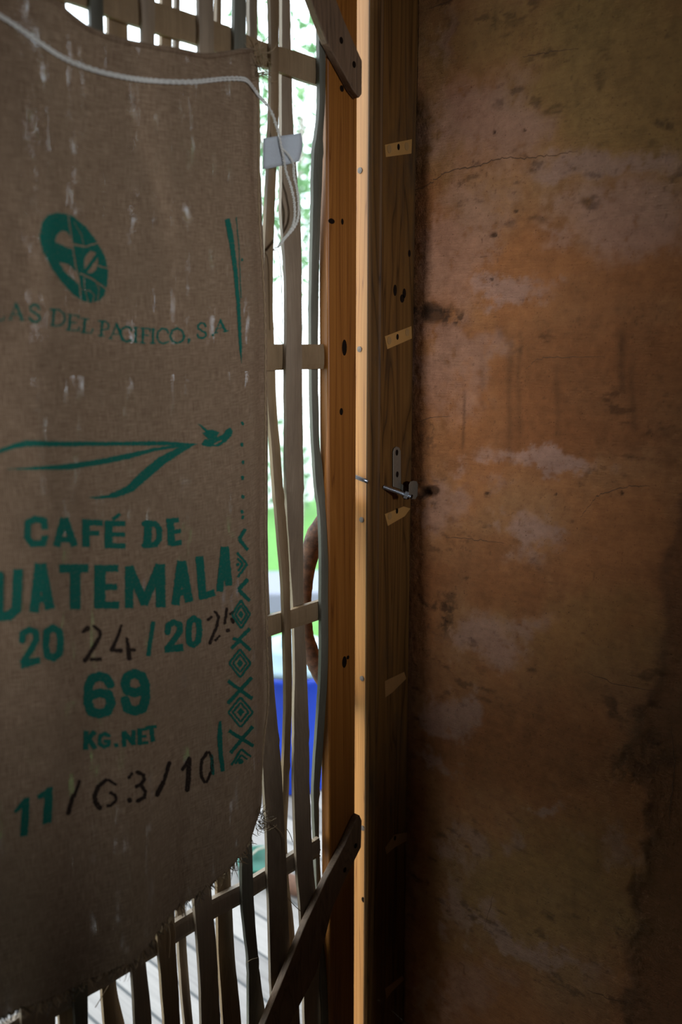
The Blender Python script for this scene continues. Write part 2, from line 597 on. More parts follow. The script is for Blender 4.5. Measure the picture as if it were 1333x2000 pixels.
for cx, cy, rx, ry, rot, st in ((940, 235, 130, 110, 0, .55), (1150, 325, 190, 42, -4, .75), (1235, 430, 150, 90, 0, .6), (900, 470, 90, 160, 0, .45),
                                (1010, 565, 80, 26, 0, .75), (880, 700, 70, 130, 0, .45), (1060, 915, 140, 22, 6, .8), (880, 985, 70, 60, 0, .5),
                                (1035, 1040, 55, 60, 0, .75), (930, 1240, 110, 55, 0, .65), (890, 1395, 70, 40, 20, .7), (855, 1490, 40, 34, 0, .6),
                                (1075, 1595, 60, 22, -18, .75), (930, 1650, 60, 40, 10, .5), (1030, 1840, 190, 26, 26, .7), (900, 1760, 60, 50, 30, .6),
                                (890, 1930, 80, 90, 0, .35), (880, 60, 50, 60, 0, .4), (1190, 1650, 50, 30, 0, .4)):
    b_ = blob(cx, cy, rx, ry, rot)
    lime = np.maximum(lime, b_ * st * sstep(.30, .62, fine + .25 * b_ + .35 * gritx).clip(0, 1) * 1.15)
col = mixc(col, np.clip(lime, 0, 1.0) * .8, LIME)
# exposed clay along the right side
bxy = [(640, 1600), (900, 1420), (985, 1330), (1040, 1322), (1080, 1303), (1125, 1289), (1182, 1303), (1281, 1289), (1362, 1277), (1423, 1236), (1490, 1227), (1547, 1265), (1632, 1270), (1704, 1260), (1846, 1237), (2000, 1232), (2200, 1230)]
bound = np.interp(PY, [p[0] for p in bxy], [p[1] for p in bxy])
clay = sstep(-14, 22, PX + wx_ * 70 + (fine - .5) * 70 - bound)
edge = np.exp(-((PX + wx_ * 45 + (fine - .5) * 30 - bound) / 14) ** 2)
col = mixc(col, clay * (0.6 + .5 * fine).clip(0, 1) * .85, CLAY)
col = mixc(col, edge * .5, (0.10, 0.05, 0.025))
# soot, holes, runs, painted slat shadows and a darker joint edge
dark = np.zeros_like(YY)
for cx, cy, rx, ry, st in ((845, 612, 34, 36, .9), (822, 1185, 22, 70, .8), (1300, 225, 22, 18, .7), (835, 958, 36, 26, .8), (1245, 1440, 45, 70, .6), (1263, 1490, 40, 60, .5), (818, 850, 12, 60, .5)):
    dark = np.maximum(dark, blob(cx, cy, rx, ry, soft=.9) * st * sstep(.36, .56, fine + .7 * gritx))
for x0, y0, y1, w_, st in ((1215, 640, 775, 9, .45), (1235, 700, 850, 8, .3), (905, 765, 880, 3, .5), (996, 660, 900, 6, .3), (1015, 640, 860, 5, .25), (1090, 700, 860, 6, .25), (940, 690, 800, 6, .2)):  # wet runs, plus upright streaks of slat shadow painted into the pigment
    dark = np.maximum(dark, np.exp(-((PX + wx_ * 14 - x0) / w_) ** 2) * sstep(y0 - 30, y0 + 30, PY) * (1 - sstep(y1 - 20, y1 + 10, PY)) * st)
dark = np.maximum(dark, (1 - sstep(806, 814, PX + (fine - .5) * 22)) * .22)  # darker edge along the joint with the casing
pin = (vnoise(YY * 210, ZZ * 210, 77) > .93) & (fbm(YY * 30, ZZ * 30, 78, 3) > .52)
dark = np.maximum(dark, pin * .35)
col = mixc(col, dark, (0.055, 0.028, 0.014))
scratch = fbm(YY * 40, ZZ * 420, 93, 3, .6)
col *= (0.72 + .36 * fine + .16 * (scratch - .5) + .35 * gritx)[..., None]
col *= (1 - .45 * sstep(.60, .74, fbm(YY * 34 + 7, ZZ * 60, 97, 5, .62)) * sstep(.45, .6, mid))[..., None]
hgt = (fine - .5) * .0016 + (mid - .5) * .006 + lime * .0010 - clay * .0022 * (0.6 + fine) - dark * .0012 + (fbm(YY * 150, ZZ * 60, 91, 3) - .5) * .0006
# chipped pits and the broken edge beside the bolt
for cx, cy, rx, ry, dep in ((963, 461, 9, 5, .004), (1006, 417, 5, 4, .002), (965, 262, 4, 6, .002), (1022, 257, 4, 4, .002), (963, 548, 4, 4, .002), (1217, 965, 5, 4, .002), (843, 612, 26, 24, .003), (838, 958, 22, 12, .006), (952, 963, 4, 3, .002), (1085, 966, 3, 4, .002)):
    r_ = np.sqrt(((PX - cx + wx_ * 16) / rx) ** 2 + ((PY - cy + wy_ * 16) / ry) ** 2)
    pit = 1 - sstep(.6, 1.15, r_)
    hgt = hgt - pit * dep
    col = mixc(col, pit * .8, (0.05, 0.025, 0.012))
verts = np.stack([WX - hgt, YY, ZZ], -1).reshape(-1, 3)
ii = np.arange((NY - 1) * (NZ - 1))
r_, c_ = ii // (NZ - 1), ii % (NZ - 1)
q = r_ * NZ + c_
faces = np.stack([q, q + 1, q + NZ + 1, q + NZ], -1)
nb = len(verts)
extra, ef = [], []


def wallquad(y0, y1, z0, z1):
    n = nb + len(extra)
    extra.extend([(WX, y0, z0), (WX, y0, z1), (WX, y1, z1), (WX, y1, z0)])
    ef.append((n, n + 1, n + 2, n + 3))


wallquad(0.12, Y0, 0, CEIL); wallquad(Y0, Y1, 0, Z0); wallquad(Y0, Y1, Z1, CEIL); wallquad(Y1, BACK, 0, CEIL)
n = nb + len(extra)
bk = [(WX + .25, BACK, 0), (WX + .25, .12, 0), (WX + .25, .12, CEIL), (WX + .25, BACK, CEIL), (WX, .12, 0), (WX, .12, CEIL), (WX, BACK, 0), (WX, BACK, CEIL)]
extra.extend(bk)
ef += [(n, n + 3, n + 2, n + 1), (n + 4, n + 1, n + 2, n + 5), (n + 6, n + 7, n + 3, n)]
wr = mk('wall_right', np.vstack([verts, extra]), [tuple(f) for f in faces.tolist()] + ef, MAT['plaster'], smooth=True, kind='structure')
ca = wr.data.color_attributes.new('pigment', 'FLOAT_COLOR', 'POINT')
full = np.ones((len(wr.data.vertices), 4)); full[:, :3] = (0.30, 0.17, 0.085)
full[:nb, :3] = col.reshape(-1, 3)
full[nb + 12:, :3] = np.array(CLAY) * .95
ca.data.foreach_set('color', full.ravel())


def crack(pts, w):
    pts = np.array(pts, float)
    t = np.linspace(0, len(pts) - 1, (len(pts) - 1) * 7 + 1)
    x = np.interp(t, range(len(pts)), pts[:, 0]) + (np.random.RandomState(len(pts)).rand(len(t)) - .5) * 3.5
    y = np.interp(t, range(len(pts)), pts[:, 1]) + (np.random.RandomState(len(pts) + 5).rand(len(t)) - .5) * 4.0
    P = onX(x, y, WX)
    gi = np.clip(np.searchsorted(-yy, -P[:, 1]), 0, NY - 1)
    gj = np.clip(np.searchsorted(zz, P[:, 2]), 0, NZ - 1)
    P[:, 0] = WX - hgt[gi, gj] - .0006
    g = G()
    wv = w * (0.35 + .65 * np.sin(np.linspace(0.15, math.pi - .1, len(t)))) * (0.7 + .6 * np.random.RandomState(3).rand(len(t)))
    a = P + np.stack([0 * wv, 0 * wv, wv / 2], -1)
    b = P - np.stack([0 * wv, 0 * wv, wv / 2], -1)
    if abs(pts[-1][1] - pts[0][1]) > abs(pts[-1][0] - pts[0][0]):
        a = P + np.stack([0 * wv, wv / 2, 0 * wv], -1)
        b = P - np.stack([0 * wv, wv / 2, 0 * wv], -1)
    k = len(t)
    g.add(np.vstack([a, b]), [(i, i + 1, k + i + 1, k + i) for i in range(k - 1)])
    g.build('crack', MAT['crack'], wr)


for pts, w in ((((815, 370), (830, 365), (848, 352), (870, 338), (900, 330), (935, 325), (965, 312), (990, 308), (1020, 310), (1060, 306), (1095, 302), (1130, 295)), .0016),
               (((1020, 112), (1050, 108), (1080, 100), (1130, 95)), .0012),
               (((1133, 1015), (1150, 990), (1165, 970), (1190, 960), (1230, 950), (1270, 948)), .0014),
               (((870, 1050), (905, 1052), (945, 1055), (985, 1060)), .0012),
               (((1030, 720), (1045, 705), (1070, 697), (1120, 698), (1180, 696)), .0011),
               (((818, 822), (850, 815), (882, 812)), .0012),
               (((1150, 1312), (1200, 1335), (1280, 1348)), .0012),
               (((1310, 1420), (1318, 1500), (1310, 1560), (1305, 1620)), .0014),
               (((840, 15), (870, 8), (890, -4)), .0012),
               (((965, 1740), (955, 1790), (948, 1815)), .0008),
               (((1150, 1930), (1190, 1950), (1240, 1960)), .0012)):
    crack(pts, w * .85)

# door frame: front casing (chamfered, dark) and the pale jamb board behind it
ZT = 2.12
FR = WX - .0022                # right edge of the casing; a hairline joint to the plaster
JX = 0.973                     # face of the jamb board
cas = G().prism([(0.9700, 0.0010), (0.9722, -0.0035), (0.9785, -0.0112), (0.9815, FRAME_FRONT), (FR, FRAME_FRONT), (FR, 0.004), (0.9700, 0.004)], 0, ZT).build('trim_1', MAT['frame'], kind='structure')
bevel(cas, .0010)
jamb = G().box((JX, 0.0042, 0), (FR, 0.075, ZT)).build('trim_2', MAT['pine_jamb'], kind='structure')
for nx, ny in ((704, 333), (703, 682), (707, 1015), (708, 1325), (709, 1617)):
    p = onX(nx, ny, JX)
    g = G()
    r, th = .0042, .0011
    k = 14
    ring = [(0, r * math.cos(2 * math.pi * i / k), r * math.sin(2 * math.pi * i / k)) for i in range(k)]
    v = [p + np.array(a) for a in ring] + [p + np.array((-th, a[1], a[2])) for a in ring] + [p + np.array((-th * 1.5, 0, 0))]
    f = [(i, (i + 1) % k, k + (i + 1) % k, k + i) for i in range(k)] + [(k + i, k + (i + 1) % k, 2 * k) for i in range(k)]
    g.add(v, f).build('nail_head', MAT['nail'], jamb, smooth=False)
p = onX(710, 1757, JX)
g = G(); k = 12
v = [p + np.array((-.0004, .0035 * math.cos(6.283 * i / k), .0048 * math.sin(6.283 * i / k))) for i in range(k)]
g.add(v, [tuple(range(k))]).build('knot', MAT['hole'], jamb)


def disc_on_y(g, cx, cy, y, rx, rz, th=.0003, k=14):
    p = onY(cx, cy, y)
    v = [p + np.array((rx * math.cos(6.283 * i / k), -th, rz * math.sin(6.283 * i / k))) for i in range(k)]
    v += [p + np.array((rx * math.cos(6.283 * i / k), th, rz * math.sin(6.283 * i / k))) for i in range(k)]
    g.add(v, [tuple(range(k)), tuple(range(2 * k - 1, k - 1, -1))] + [(i, k + i, k + (i + 1) % k, (i + 1) % k) for i in range(k)])


# pale let-in patches down the casing
for (quad, holes, plugs, mt) in (
        (((751, 283), (804, 272), (803, 300), (753, 307)), ((779, 287),), ((761, 291), (795, 286)), 'patch'),
        (((751, 657), (803, 637), (804, 661), (756, 682)), ((777, 658),), ((761, 665), (796, 649)), 'patch'),
        (((751, 1004), (788, 989), (801, 993), (790, 1008), (757, 1027)), ((776, 998),), ((762, 1008),), 'patch'),
        (((751, 1330), (789, 1312), (793, 1325), (766, 1352), (752, 1362)), (), (), 'patch_dim'),
        (((752, 1655), (770, 1630), (800, 1624), (797, 1640), (770, 1655), (755, 1668)), ((772, 1637),), (), 'patch_dim'),
        (((752, 1930), (785, 1905), (790, 1912), (765, 1936), (755, 1950)), (), (), 'patch_dim')):
    pts = [onY(x, y, FRAME_FRONT + .0004) for x, y in quad]
    pt = G().slab(pts, (0, -.0011, 0)).build('wood_patch', MAT[mt], cas)
    for hx, hy in plugs:
        g = G(); disc_on_y(g, hx, hy, FRAME_FRONT - .0008, .0046, .0056); g.build('plug', MAT['plug'], pt)
    for hx, hy in holes:
        g = G(); disc_on_y(g, hx, hy, FRAME_FRONT - .0010, .0026, .0042); g.build('nail_hole', MAT['hole'], pt)
# knots and bruises in the casing
for hx, hy, rx, rz in ((730, 1139, .0032, .0062), (772, 567, .004, .008), (790, 573, .004, .007), (800, 495, .003, .005), (786, 583, .005, .006)):
    g = G(); disc_on_y(g, hx, hy, FRAME_FRONT if hx > 745 else -.0035, rx, rz); g.build('knot', MAT['hole'], cas)

# ------------------------------------------------------------------ the gate
gate = empty('lattice_gate', (0.042, 0.011, 0.06), label='woven bamboo slat gate with honey pine post and two diagonal braces', category='gate')
POST_L = float(onY(641.5, 700, 0.0)[0])
POST_R = float(onY(697.0, 900, 0.0)[0])
post = G().prism([(POST_L, 0.0), (POST_R, 0.0), (POST_R, 0.0178), (POST_L, 0.0178)], 0.06, 2.10).build('post', MAT['pine_post'], gate, label='honey coloured pine post of the gate')
bevel(post, .0036, 4)
for hx, hy, rx, rz in ((648, 432, .006, .0035), (669, 433, .0025, .004), (673, 679, .005, .011), (667, 804, .0035, .005), (668, 173, .004, .004), (673, 1293, .005, .009), (680, 1284, .003, .003), (668, 1660, .007, .012), (684, 1648, .008, .010)):
    g = G(); disc_on_y(g, hx, hy, 0.0, rx, rz, k=16); g.build('knot', MAT['hole'], post)

MIDY = 0.0125


def z_at(px, py, y=MIDY): return float(onY(px, py, y)[2])


BZ = [z_at(617, 141), z_at(600, 697), z_at(600, 1198), z_at(600, 1665)]
BH = [.0150, .0165, .0150, .0145]
BEND = [.8905, POST_L + .0003, .8830, .8720]
rng = random.Random(4)
for i, (bz, bh, be) in enumerate(zip(BZ, BH, BEND)):
    n = 60
    xs = np.linspace(0.0962, be if be < POST_L else POST_L - .0002, n)
    dz = (fbm(xs * 9 + i * 7, xs * 0 + 3, 51 + i, 3) - .5) * .008 * (1 - sstep(.7, .85, xs))
    hh = bh * (1 + (fbm(xs * 14, xs * 0 + i, 61 + i, 3) - .5) * .22)
    yc = MIDY + (fbm(xs * 11, xs * 0 + 9, 71 + i, 2) - .5) * .002
    v, f = [], []
    prof = [(-1, -.0034), (-.6, -.0048), (0, -.0052), (.6, -.0048), (1, -.0034), (1, .0034), (.4, .0046), (-.4, .0046), (-1, .0034)]
    k = len(prof)
    for j in range(n):
        for a, b in prof:
            v.append((xs[j], yc[j] + b, bz + dz[j] + a * hh[j]))
    for j in range(n - 1):
        for a in range(k):
            f.append((j * k + a, j * k + (a + 1) % k, (j + 1) * k + (a + 1) % k, (j + 1) * k + a))
    f += [tuple(range(k - 1, -1, -1)), tuple((n - 1) * k + a for a in range(k))]
    mk('crossbar', v, f, MAT['bamboo_tan' if i < 3 else 'bamboo'], gate)
# the split stub that pokes out beyond the last slats at the lowest crossbar
stub = G()
pa = [onY(x, y, .0125) for x, y in ((604, 1650), (612, 1643), (622, 1640), (626, 1641), (624, 1652), (627, 1660), (624, 1668), (627, 1672), (620, 1675), (604, 1682))]

# slats, outlines (row, left, right) traced on the gate's plane; weave +1 in front of a crossbar, -1 behind
SL = [
    ('bamboo_grey', (1, -1, 1, -1), ((47, 617, 636), (200, 618, 635), (268, 613, 631), (296, 609, 631), (410, 606, 627), (504, 604, 624), (600, 602, 622), (690, 602.5, 621), (780, 604, 622), (875, 608, 625), (950, 613, 636), (1000, 619, 638), (1160, 622, 641), (1290, 622, 640.5), (1352, 619, 638), (1415, 615, 634), (1478, 611, 630), (1541, 608, 625), (1640, 611, 624), (1740, 614, 628), (1860, 619, 634), (1990, 627, 648)), (296, 967, 1560)),
    ('bamboo', (-1, 1, -1, 1), ((0, 545, 567), (95, 545, 569), (268, 545, 575), (350, 545, 581), (410, 544, 585), (440, 546, 587), (504, 551, 589), (600, 554, 590), (780, 553.5, 591), (875, 554, 592), (950, 554, 593), (1100, 562, 593), (1160, 566, 593), (1290, 571, 598), (1415, 570, 603), (1541, 570, 605), (1617, 572, 608), (1700, 576, 613), (1800, 583, 621), (1900, 588, 626), (2000, 591, 628)), (415, 955, 1440, 1835)),
    ('bamboo_tan', (1, -1, 1, -1), ((0, 522, 545), (95, 524, 545), (268, 521, 543), (350, 518, 539), (430, 514, 536), (560, 510, 533), (780, 517, 540), (860, 524, 546), (950, 531, 553), (979, 533, 556), (1158, 548, 567), (1290, 552, 570), (1415, 552, 569), (1478, 550, 567), (1541, 548, 565), (1636, 545, 561), (1700, 547, 563), (1800, 556, 573), (1900, 562, 580), (2000, 566, 586)), (968, 1500)),
    ('bamboo', (-1, 1, -1, 1), ((0, 482, 503), (200, 482, 505), (700, 488, 520), (1200, 496, 528), (1440, 506, 544), (1541, 512, 552), (1617, 516, 556), (1700, 518, 560), (1790, 521, 563), (1880, 523, 569), (1912, 524, 572), (2000, 529, 578)), (1898, 1450)),
    ('bamboo_grey', (1, -1, 1, 1), ((0, 452, 481), (200, 452, 482), (900, 456, 486), (1500, 464, 491), (1662, 467, 493), (1780, 470, 497), (1874, 480, 505), (2000, 481, 522)), (1874, 880)),
    ('bamboo_tan', (-1, 1, -1, -1), ((0, 418, 433), (300, 417, 434), (900, 411, 438), (1500, 415, 446), (1690, 419, 450), (1845, 422, 457), (2000, 432, 471)), (1000,)),
    ('bamboo', (1, -1, 1, 1), ((0, 383, 417), (300, 382, 416), (900, 372, 406), (1500, 370, 408), (1731, 373, 413), (1845, 382, 422), (2000, 388, 431)), (1200, 500)),
    ('bamboo', (-1, 1, -1, -1), ((0, 339, 352), (300, 338, 352), (900, 336, 354), (1500, 338, 358), (1790, 342, 362), (2000, 357, 377)), (900,)),
    ('bamboo_tan', (-1, -1, 1, 1), ((0, 311, 337), (300, 308, 334), (900, 300, 334), (1500, 298, 338), (1816, 302, 342), (2000, 316, 352)), (700,)),
    ('bamboo', (1, 1, -1, 1), ((0, 270, 303), (90, 273, 302), (900, 258, 290), (1500, 250, 283), (1845, 251, 283), (2000, 259, 297)), (600, 1300)),
    ('bamboo_tan', (-1, -1, 1, -1), ((0, 206, 249), (90, 207, 250), (900, 202, 240), (1500, 194, 230), (1925, 194, 228), (2000, 200, 243)), (1100,)),
    ('bamboo_grey', (1, 1, -1, 1), ((0, 170, 202), (90, 172, 203), (900, 158, 190), (1500, 145, 176), (1900, 139, 171), (2000, 142, 172)), (500, 1500)),
    ('bamboo', (-1, -1, 1, -1), ((0, 96, 128), (90, 98, 130), (900, 90, 122), (1500, 70, 108), (1980, 60, 108), (2000, 60, 108)), (800,)),
]


def slat(mat, weave, ctrl, nodes, th=.0058):
    ctrl = np.array(ctrl, float)
    zc = onY((ctrl[:, 1] + ctrl[:, 2]) / 2, ctrl[:, 0], MIDY)[:, 2]
    bz = np.array(BZ[::-1]); wv = np.array(weave[::-1], float)
    amp = .0088
    ext_z = np.concatenate([[bz[0] - .35], bz, [bz[-1] + .35]])
    ext_w = np.concatenate([[-wv[0] * .6], wv, [-wv[-1] * .6]])

    def yc(z):
        i = np.clip(np.searchsorted(ext_z, z) - 1, 0, len(ext_z) - 2)
        t = np.clip((z - ext_z[i]) / (ext_z[i + 1] - ext_z[i]), 0, 1)
        t = sstep(.1, .9, t)
        return MIDY - amp * (ext_w[i] * (1 - t) + ext_w[i + 1] * t)
    # sacked part must clear the cloth, so everything stays near the mid plane
    L = onY(ctrl[:, 1], ctrl[:, 0], yc(zc) + th * .45)
    R = onY(ctrl[:, 2], ctrl[:, 0], yc(zc) - th * .45)
    z = np.arange(0.07, 2.085, .008)
    xl, xr = smooth_curve(L[:, 2], L[:, 0], z), smooth_curve(R[:, 2], R[:, 0], z)
    sd = int(abs(ctrl[0, 1]) * 7) % 200
    xl = xl + (fbm(z * 28, z * 0 + 1, sd, 3) - .5) * .0014
    xr = xr + (fbm(z * 28, z * 0 + 5, sd + 3, 3) - .5) * .0014
    y = yc(z)
    ridge = np.zeros_like(z)
    for py in nodes:
        xm = np.interp(py, ctrl[:, 0], (ctrl[:, 1] + ctrl[:, 2]) / 2)
        zn = z_at(xm, py)
        ridge += np.exp(-((z - zn) / .006) ** 2) - .45 * np.exp(-((z - zn + .014) / .006) ** 2)
    ws = np.array([-1, -.72, -.3, .2, .65, 1.0])
    n = len(z)
    v, f = [], []
    for i in range(n):
        mid_, hw = (xl[i] + xr[i]) / 2, (xr[i] - xl[i]) / 2 + ridge[i] * .0009
        for w in ws:
            v.append((mid_ + hw * w, y[i] - th / 2 - .0012 * (1 - w * w) - ridge[i] * .0010 * (1 - .4 * w * w), z[i]))
        for w in ws[::-1]:
            v.append((mid_ + hw * w * .96, y[i] + th / 2 - .0009 * (1 - w * w), z[i]))
    k = 2 * len(ws)
    for i in range(n - 1):
        for a in range(k):
            b = (a + 1) % k
            f.append((i * k + a, i * k + b, (i + 1) * k + b, (i + 1) * k + a))
    f += [tuple(range(k - 1, -1, -1)), tuple((n - 1) * k + a for a in range(k))]
    o = mk('bamboo_slat', v, f, MAT[mat], gate, smooth=True)
    es = o.modifiers.new('edge', 'EDGE_SPLIT'); es.split_angle = math.radians(40)
    return o


for args in SL:
    slat(*args)
# the part of the gate that runs on behind the sack towards its hinge post
for i, xc in enumerate((.118, .166, .213, .262, .309, .357, .404, .446)):
    zs_ = np.array([1.95, 1.6, 1.25, .9, .55, .3])
    wv_ = (1, -1, 1, -1) if i % 2 else (-1, 1, -1, 1)
    w_ = .0155 + .002 * math.sin(i * 2.3)
    xx = xc + .006 * np.sin(zs_ * 3.1 + i * 1.7)
    pl = project(np.stack([xx - w_, zs_ * 0 + MIDY, zs_], -1))
    pr = project(np.stack([xx + w_, zs_ * 0 + MIDY, zs_], -1))
    slat(('bamboo', 'bamboo_tan', 'bamboo_grey')[i % 3], wv_, tuple((float((a + b) / 2), float(c), float(d)) for a, b, c, d in zip(pl[1], pr[1], pl[0], pr[0])), ())
hp_ = G().box((0.042, 0.0, 0.06), (0.096, 0.0225, 2.10)).build('post', MAT['pine_post'], gate)
bevel(hp_, .0022, 3)
stub.slab([onY(x, y, .0085) for x, y in ((598, 1654), (612, 1644), (622, 1640), (626, 1642), (624, 1653), (627, 1660), (623, 1667), (627, 1672), (619, 1676), (600, 1686))], (0, .007, 0))
stub.build('crossbar_stub', MAT['bamboo_tan'], gate)

# diagonal braces nailed over the post's corners, bevelled ends
BRY = -0.0012


def brace(outline, holes):
    pts = [onY(x, y, BRY - .011) for x, y in outline]
    o = G().slab(pts, (0, .011, 0)).build('diagonal_brace', MAT['brace'], gate)
    bevel(o, .0012)
    for hx, hy in holes:
        g = G(); disc_on_y(g, hx, hy, BRY - .0111, .0034, .0042); g.build('screw_hole', MAT['hole'], o)


brace(((603, -14), (652, -14), (673, 40), (708, 119), (707.5, 184), (702, 191), (690, 176), (640, 84)), ((667, 79), (692, 126)))
brace(((512, 2014), (560, 2014), (619, 1900), (650, 1775), (676, 1715), (706, 1655), (707.5, 1603), (703, 1592), (697, 1600), (674, 1650), (640, 1715), (600, 1800)), ((695, 1652), (674, 1699)))
# bent-branch handle on the outer side of the post
hp = [(668, 985), (640, 1012), (618, 1048), (606, 1085), (599, 1130), (596.5, 1175), (597, 1215), (601, 1250), (612, 1285), (630, 1320), (668, 1375)]
hy_ = [.034, .046, .058, .066, .071, .072, .072, .070, .064, .054, .036]
P = np.array([onY(x, y, d) for (x, y), d in zip(hp, hy_)])
t = np.linspace(0, len(P) - 1, 60)
P = np.stack([smooth_curve(range(len(P)), P[:, i], t) for i in range(3)], -1)
rad = np.interp(np.linspace(0, 1, 60), [0, .2, .35, .5, .65, .8, 1], [.015, .0155, .0115, .0095, .0105, .013, .015])
jr = random.Random(8)
kn = {(14, 3), (15, 3), (14, 4), (15, 4), (13, 9)}
G().tube(P, rad, 14, jitter=lambda i, k: jr.uniform(-.06, .06) + (.28 if (i, k) in kn else 0)).build('branch_handle', MAT['branch'], gate, smooth=True, label='bent brown branch used as the pull handle')

# ------------------------------------------------------------------ latch bolt and bracket on the casing
rodp = [onY(x, y, d) for x, y, d in ((697, 932, .0165), (718, 940.5, .0014), (749, 951, FRAME_FRONT), (779, 961.5, FRAME_FRONT - .018), (805, 970.5, FRAME_FRONT - .0335))]
rodp = [rodp[0] + (rodp[0] - rodp[1]) * 1.6] + rodp
latch = empty('latch_bolt', tuple(rodp[3]), label='thin zinc threaded rod with hex nut poking through the dark frame', category='bolt')
rp = np.array(rodp)
rod = np.array([rp[0], rp[1], rp[1] + (rp[2] - rp[1]) * .5, rp[1] + (rp[2] - rp[1]) * 1.06])
G().tube(rod, .0031, 14).build('smooth_rod', MAT['steel'], latch, smooth=True)
t = np.linspace(3, 5, 161)
rod = np.stack([np.interp(t, range(6), rp[:, i]) for i in range(3)], -1)
G().tube(rod, .0029 + .00035 * np.sin(np.arange(161) * 1.25), 12).build('thread', MAT['steel'], latch, smooth=True)
ax = rp[5] - rp[4]; ax /= np.linalg.norm(ax)
c0 = rp[4] + (rp[5] - rp[4]) * .44
nut = G().tube([c0, c0 + ax * .0058], .0062, 6).build('hex_nut', MAT['steel'], latch)
bevel(nut, .0006)
tip = rp[5]
G().tube([tip - ax * .002, tip + ax * .0004, tip + ax * .0012], [.0033, .0032, .0022], 14).build('rod_tip', MAT['hole'], latch)

brk = empty('steel_bracket', tuple(onY(777, 945, FRAME_FRONT)), label='dull flat steel bracket with two holes screwed upright to the frame', category='bracket')
bf = FRAME_FRONT - .0004
out = [(768.5, 884), (770.5, 876), (775, 872), (780.5, 874), (783.5, 881), (784, 956), (768.5, 951)]
bp = G().slab([onY(x, y, bf - .0022) for x, y in out], (0, .0022, 0)).build('plate', MAT['dull_steel'], brk)
bevel(bp, .0005)
for hx, hy in ((775.7, 884), (776.5, 926.5)):
    g = G(); disc_on_y(g, hx, hy, bf - .0023, .0030, .0046); g.build('screw_hole', MAT['hole'], bp)
tb = [(799, 968), (799.5, 947), (802, 941), (808, 939), (815, 940.5), (817, 946), (816, 968), (812, 975), (803, 975)]
tab = G().slab([onY(x, y, bf - .0160) for x, y in tb], (.0016, .0018, 0)).build('bent_tab', MAT['dull_steel'], brk)
bevel(tab, .0005)
G().slab([onY(x, y, bf - .0022) for x, y in ((784.4, 945), (790, 948), (799, 958), (797, 967), (784.4, 957))], (0, .0018, 0)).add(
    [onY(796, 957, bf), onY(799, 968, bf), onY(806, 970, bf - .0150), onY(806, 960, bf - .0150)], [(0, 1, 2, 3)]).build('arm', MAT['dull_steel'], brk)

# ------------------------------------------------------------------ the coffee sack
SY = -0.0165                     # mean plane of the cloth
XC = float(onY(215, 900, SY)[0])


def sx(px, py): return onY(px, py, SY)


top_px = [(0, -14), (60, -2), (90, 8), (105, 24), (150, 58), (200, 79), (260, 95), (320, 107), (380, 113), (440, 105), (490, 95), (506, 91)]
bot_px = [(512, 1612), (470, 1655), (400, 1712), (340, 1762), (280, 1815), (240, 1850), (180, 1882), (100, 1930), (0, 1972)]
rgt_px = [(506, 91), (517, 130), (521, 200), (522, 400), (524, 450), (529, 520), (533, 600), (534, 800), (533, 980), (533, 1100), (536, 1250), (538, 1380), (531, 1440), (524, 1520), (520, 1590), (512, 1612)]
tp = np.array([sx(*p) for p in top_px]); bp_ = np.array([sx(*p) for p in bot_px]); rp_ = np.array([sx(*p) for p in rgt_px])
XL = XC - (rp_[:, 0].mean() - XC)
# left half hangs like the right half
tx = np.concatenate([[XL - .02, XL + .06], tp[:, 0]]); tz = np.concatenate([[tp[0, 2] - .01, tp[0, 2] + .012], tp[:, 2]])
bx_ = np.concatenate([[XL - .02], bp_[::-1, 0]]); bzz = np.concatenate([[bp_[-1, 2] - .005], bp_[::-1, 2]])


def top_z(x): return smooth_curve(tx, tz, x)
def bot_z(x): return smooth_curve(bx_, bzz, x)
def right_x(z): return smooth_curve(rp_[:, 2], rp_[:, 0], z)


ZMID = 1.2


def cloth_y(x, z):
    """sag and soft folds of the hanging cloth, as an offset of the plane"""
    u = (x - XC) / .225
    s = -.018 * np.clip(1 - u * u, 0, 1) ** .7
    s = s - .006 * np.sin((x - XC) * 26 + z * 3.1) * np.clip(1 - u * u, 0, 1)
    s = s - .005 * np.sin((x - XC) * 47 - z * 6.0 + 1.0) * np.clip(1 - u ** 4, 0, 1) * .6
    s = s - .012 * np.exp(-((z - 1.0) / .22) ** 2) * np.clip(1 - u * u, 0, 1)
    s = s + (fbm(x * 14 + 50, z * 9 + 50, 5, 3) - .5) * .010
    # right hem rolls back round the side of the sack
    e = np.clip((x - (right_x(z) - .040)) / .040, 0, 1)
    s = s + .016 * e ** 1.35
    return SY + np.minimum(s, .0115)


NU, NV = 190, 330
uu = np.linspace(0, 1, NU) ** 1.0
vv = np.linspace(0, 1, NV)
V, Fc, UV = [], [], []
SX = np.zeros((NV, NU)); SZ = np.zeros((NV, NU))
for j, b in enumerate(vv):
    # iterate the row so that it follows both the top and the bottom line
    x0 = np.full(NU, 0.0)
    zg = tp[:, 2].mean() * (1 - b) + bp_[:, 2].mean() * b
    xr_ = float(right_x(np.array([zg]))[0])
    for _ in range(4):
        x = XL + (xr_ - XL) * uu
        zt = top_z(x[-1:])[0]; zb = bot_z(x[-1:])[0]
        zr = zt * (1 - b) + zb * b
        xr_ = float(right_x(np.array([zr]))[0])
    x = XL + (xr_ - XL) * uu
    SX[j] = x
    SZ[j] = top_z(x) * (1 - b) + bot_z(x) * b
rs = np.random.RandomState(12)
SZ[-1] += (rs.rand(NU) - .6) * .006
SZ[-2] += (rs.rand(NU) - .6) * .003
SYY = cloth_y(SX, SZ)
verts = np.stack([SX, SYY, SZ], -1).reshape(-1, 3)
q = (np.arange(NV - 1)[:, None] * NU + np.arange(NU - 1)[None]).ravel()
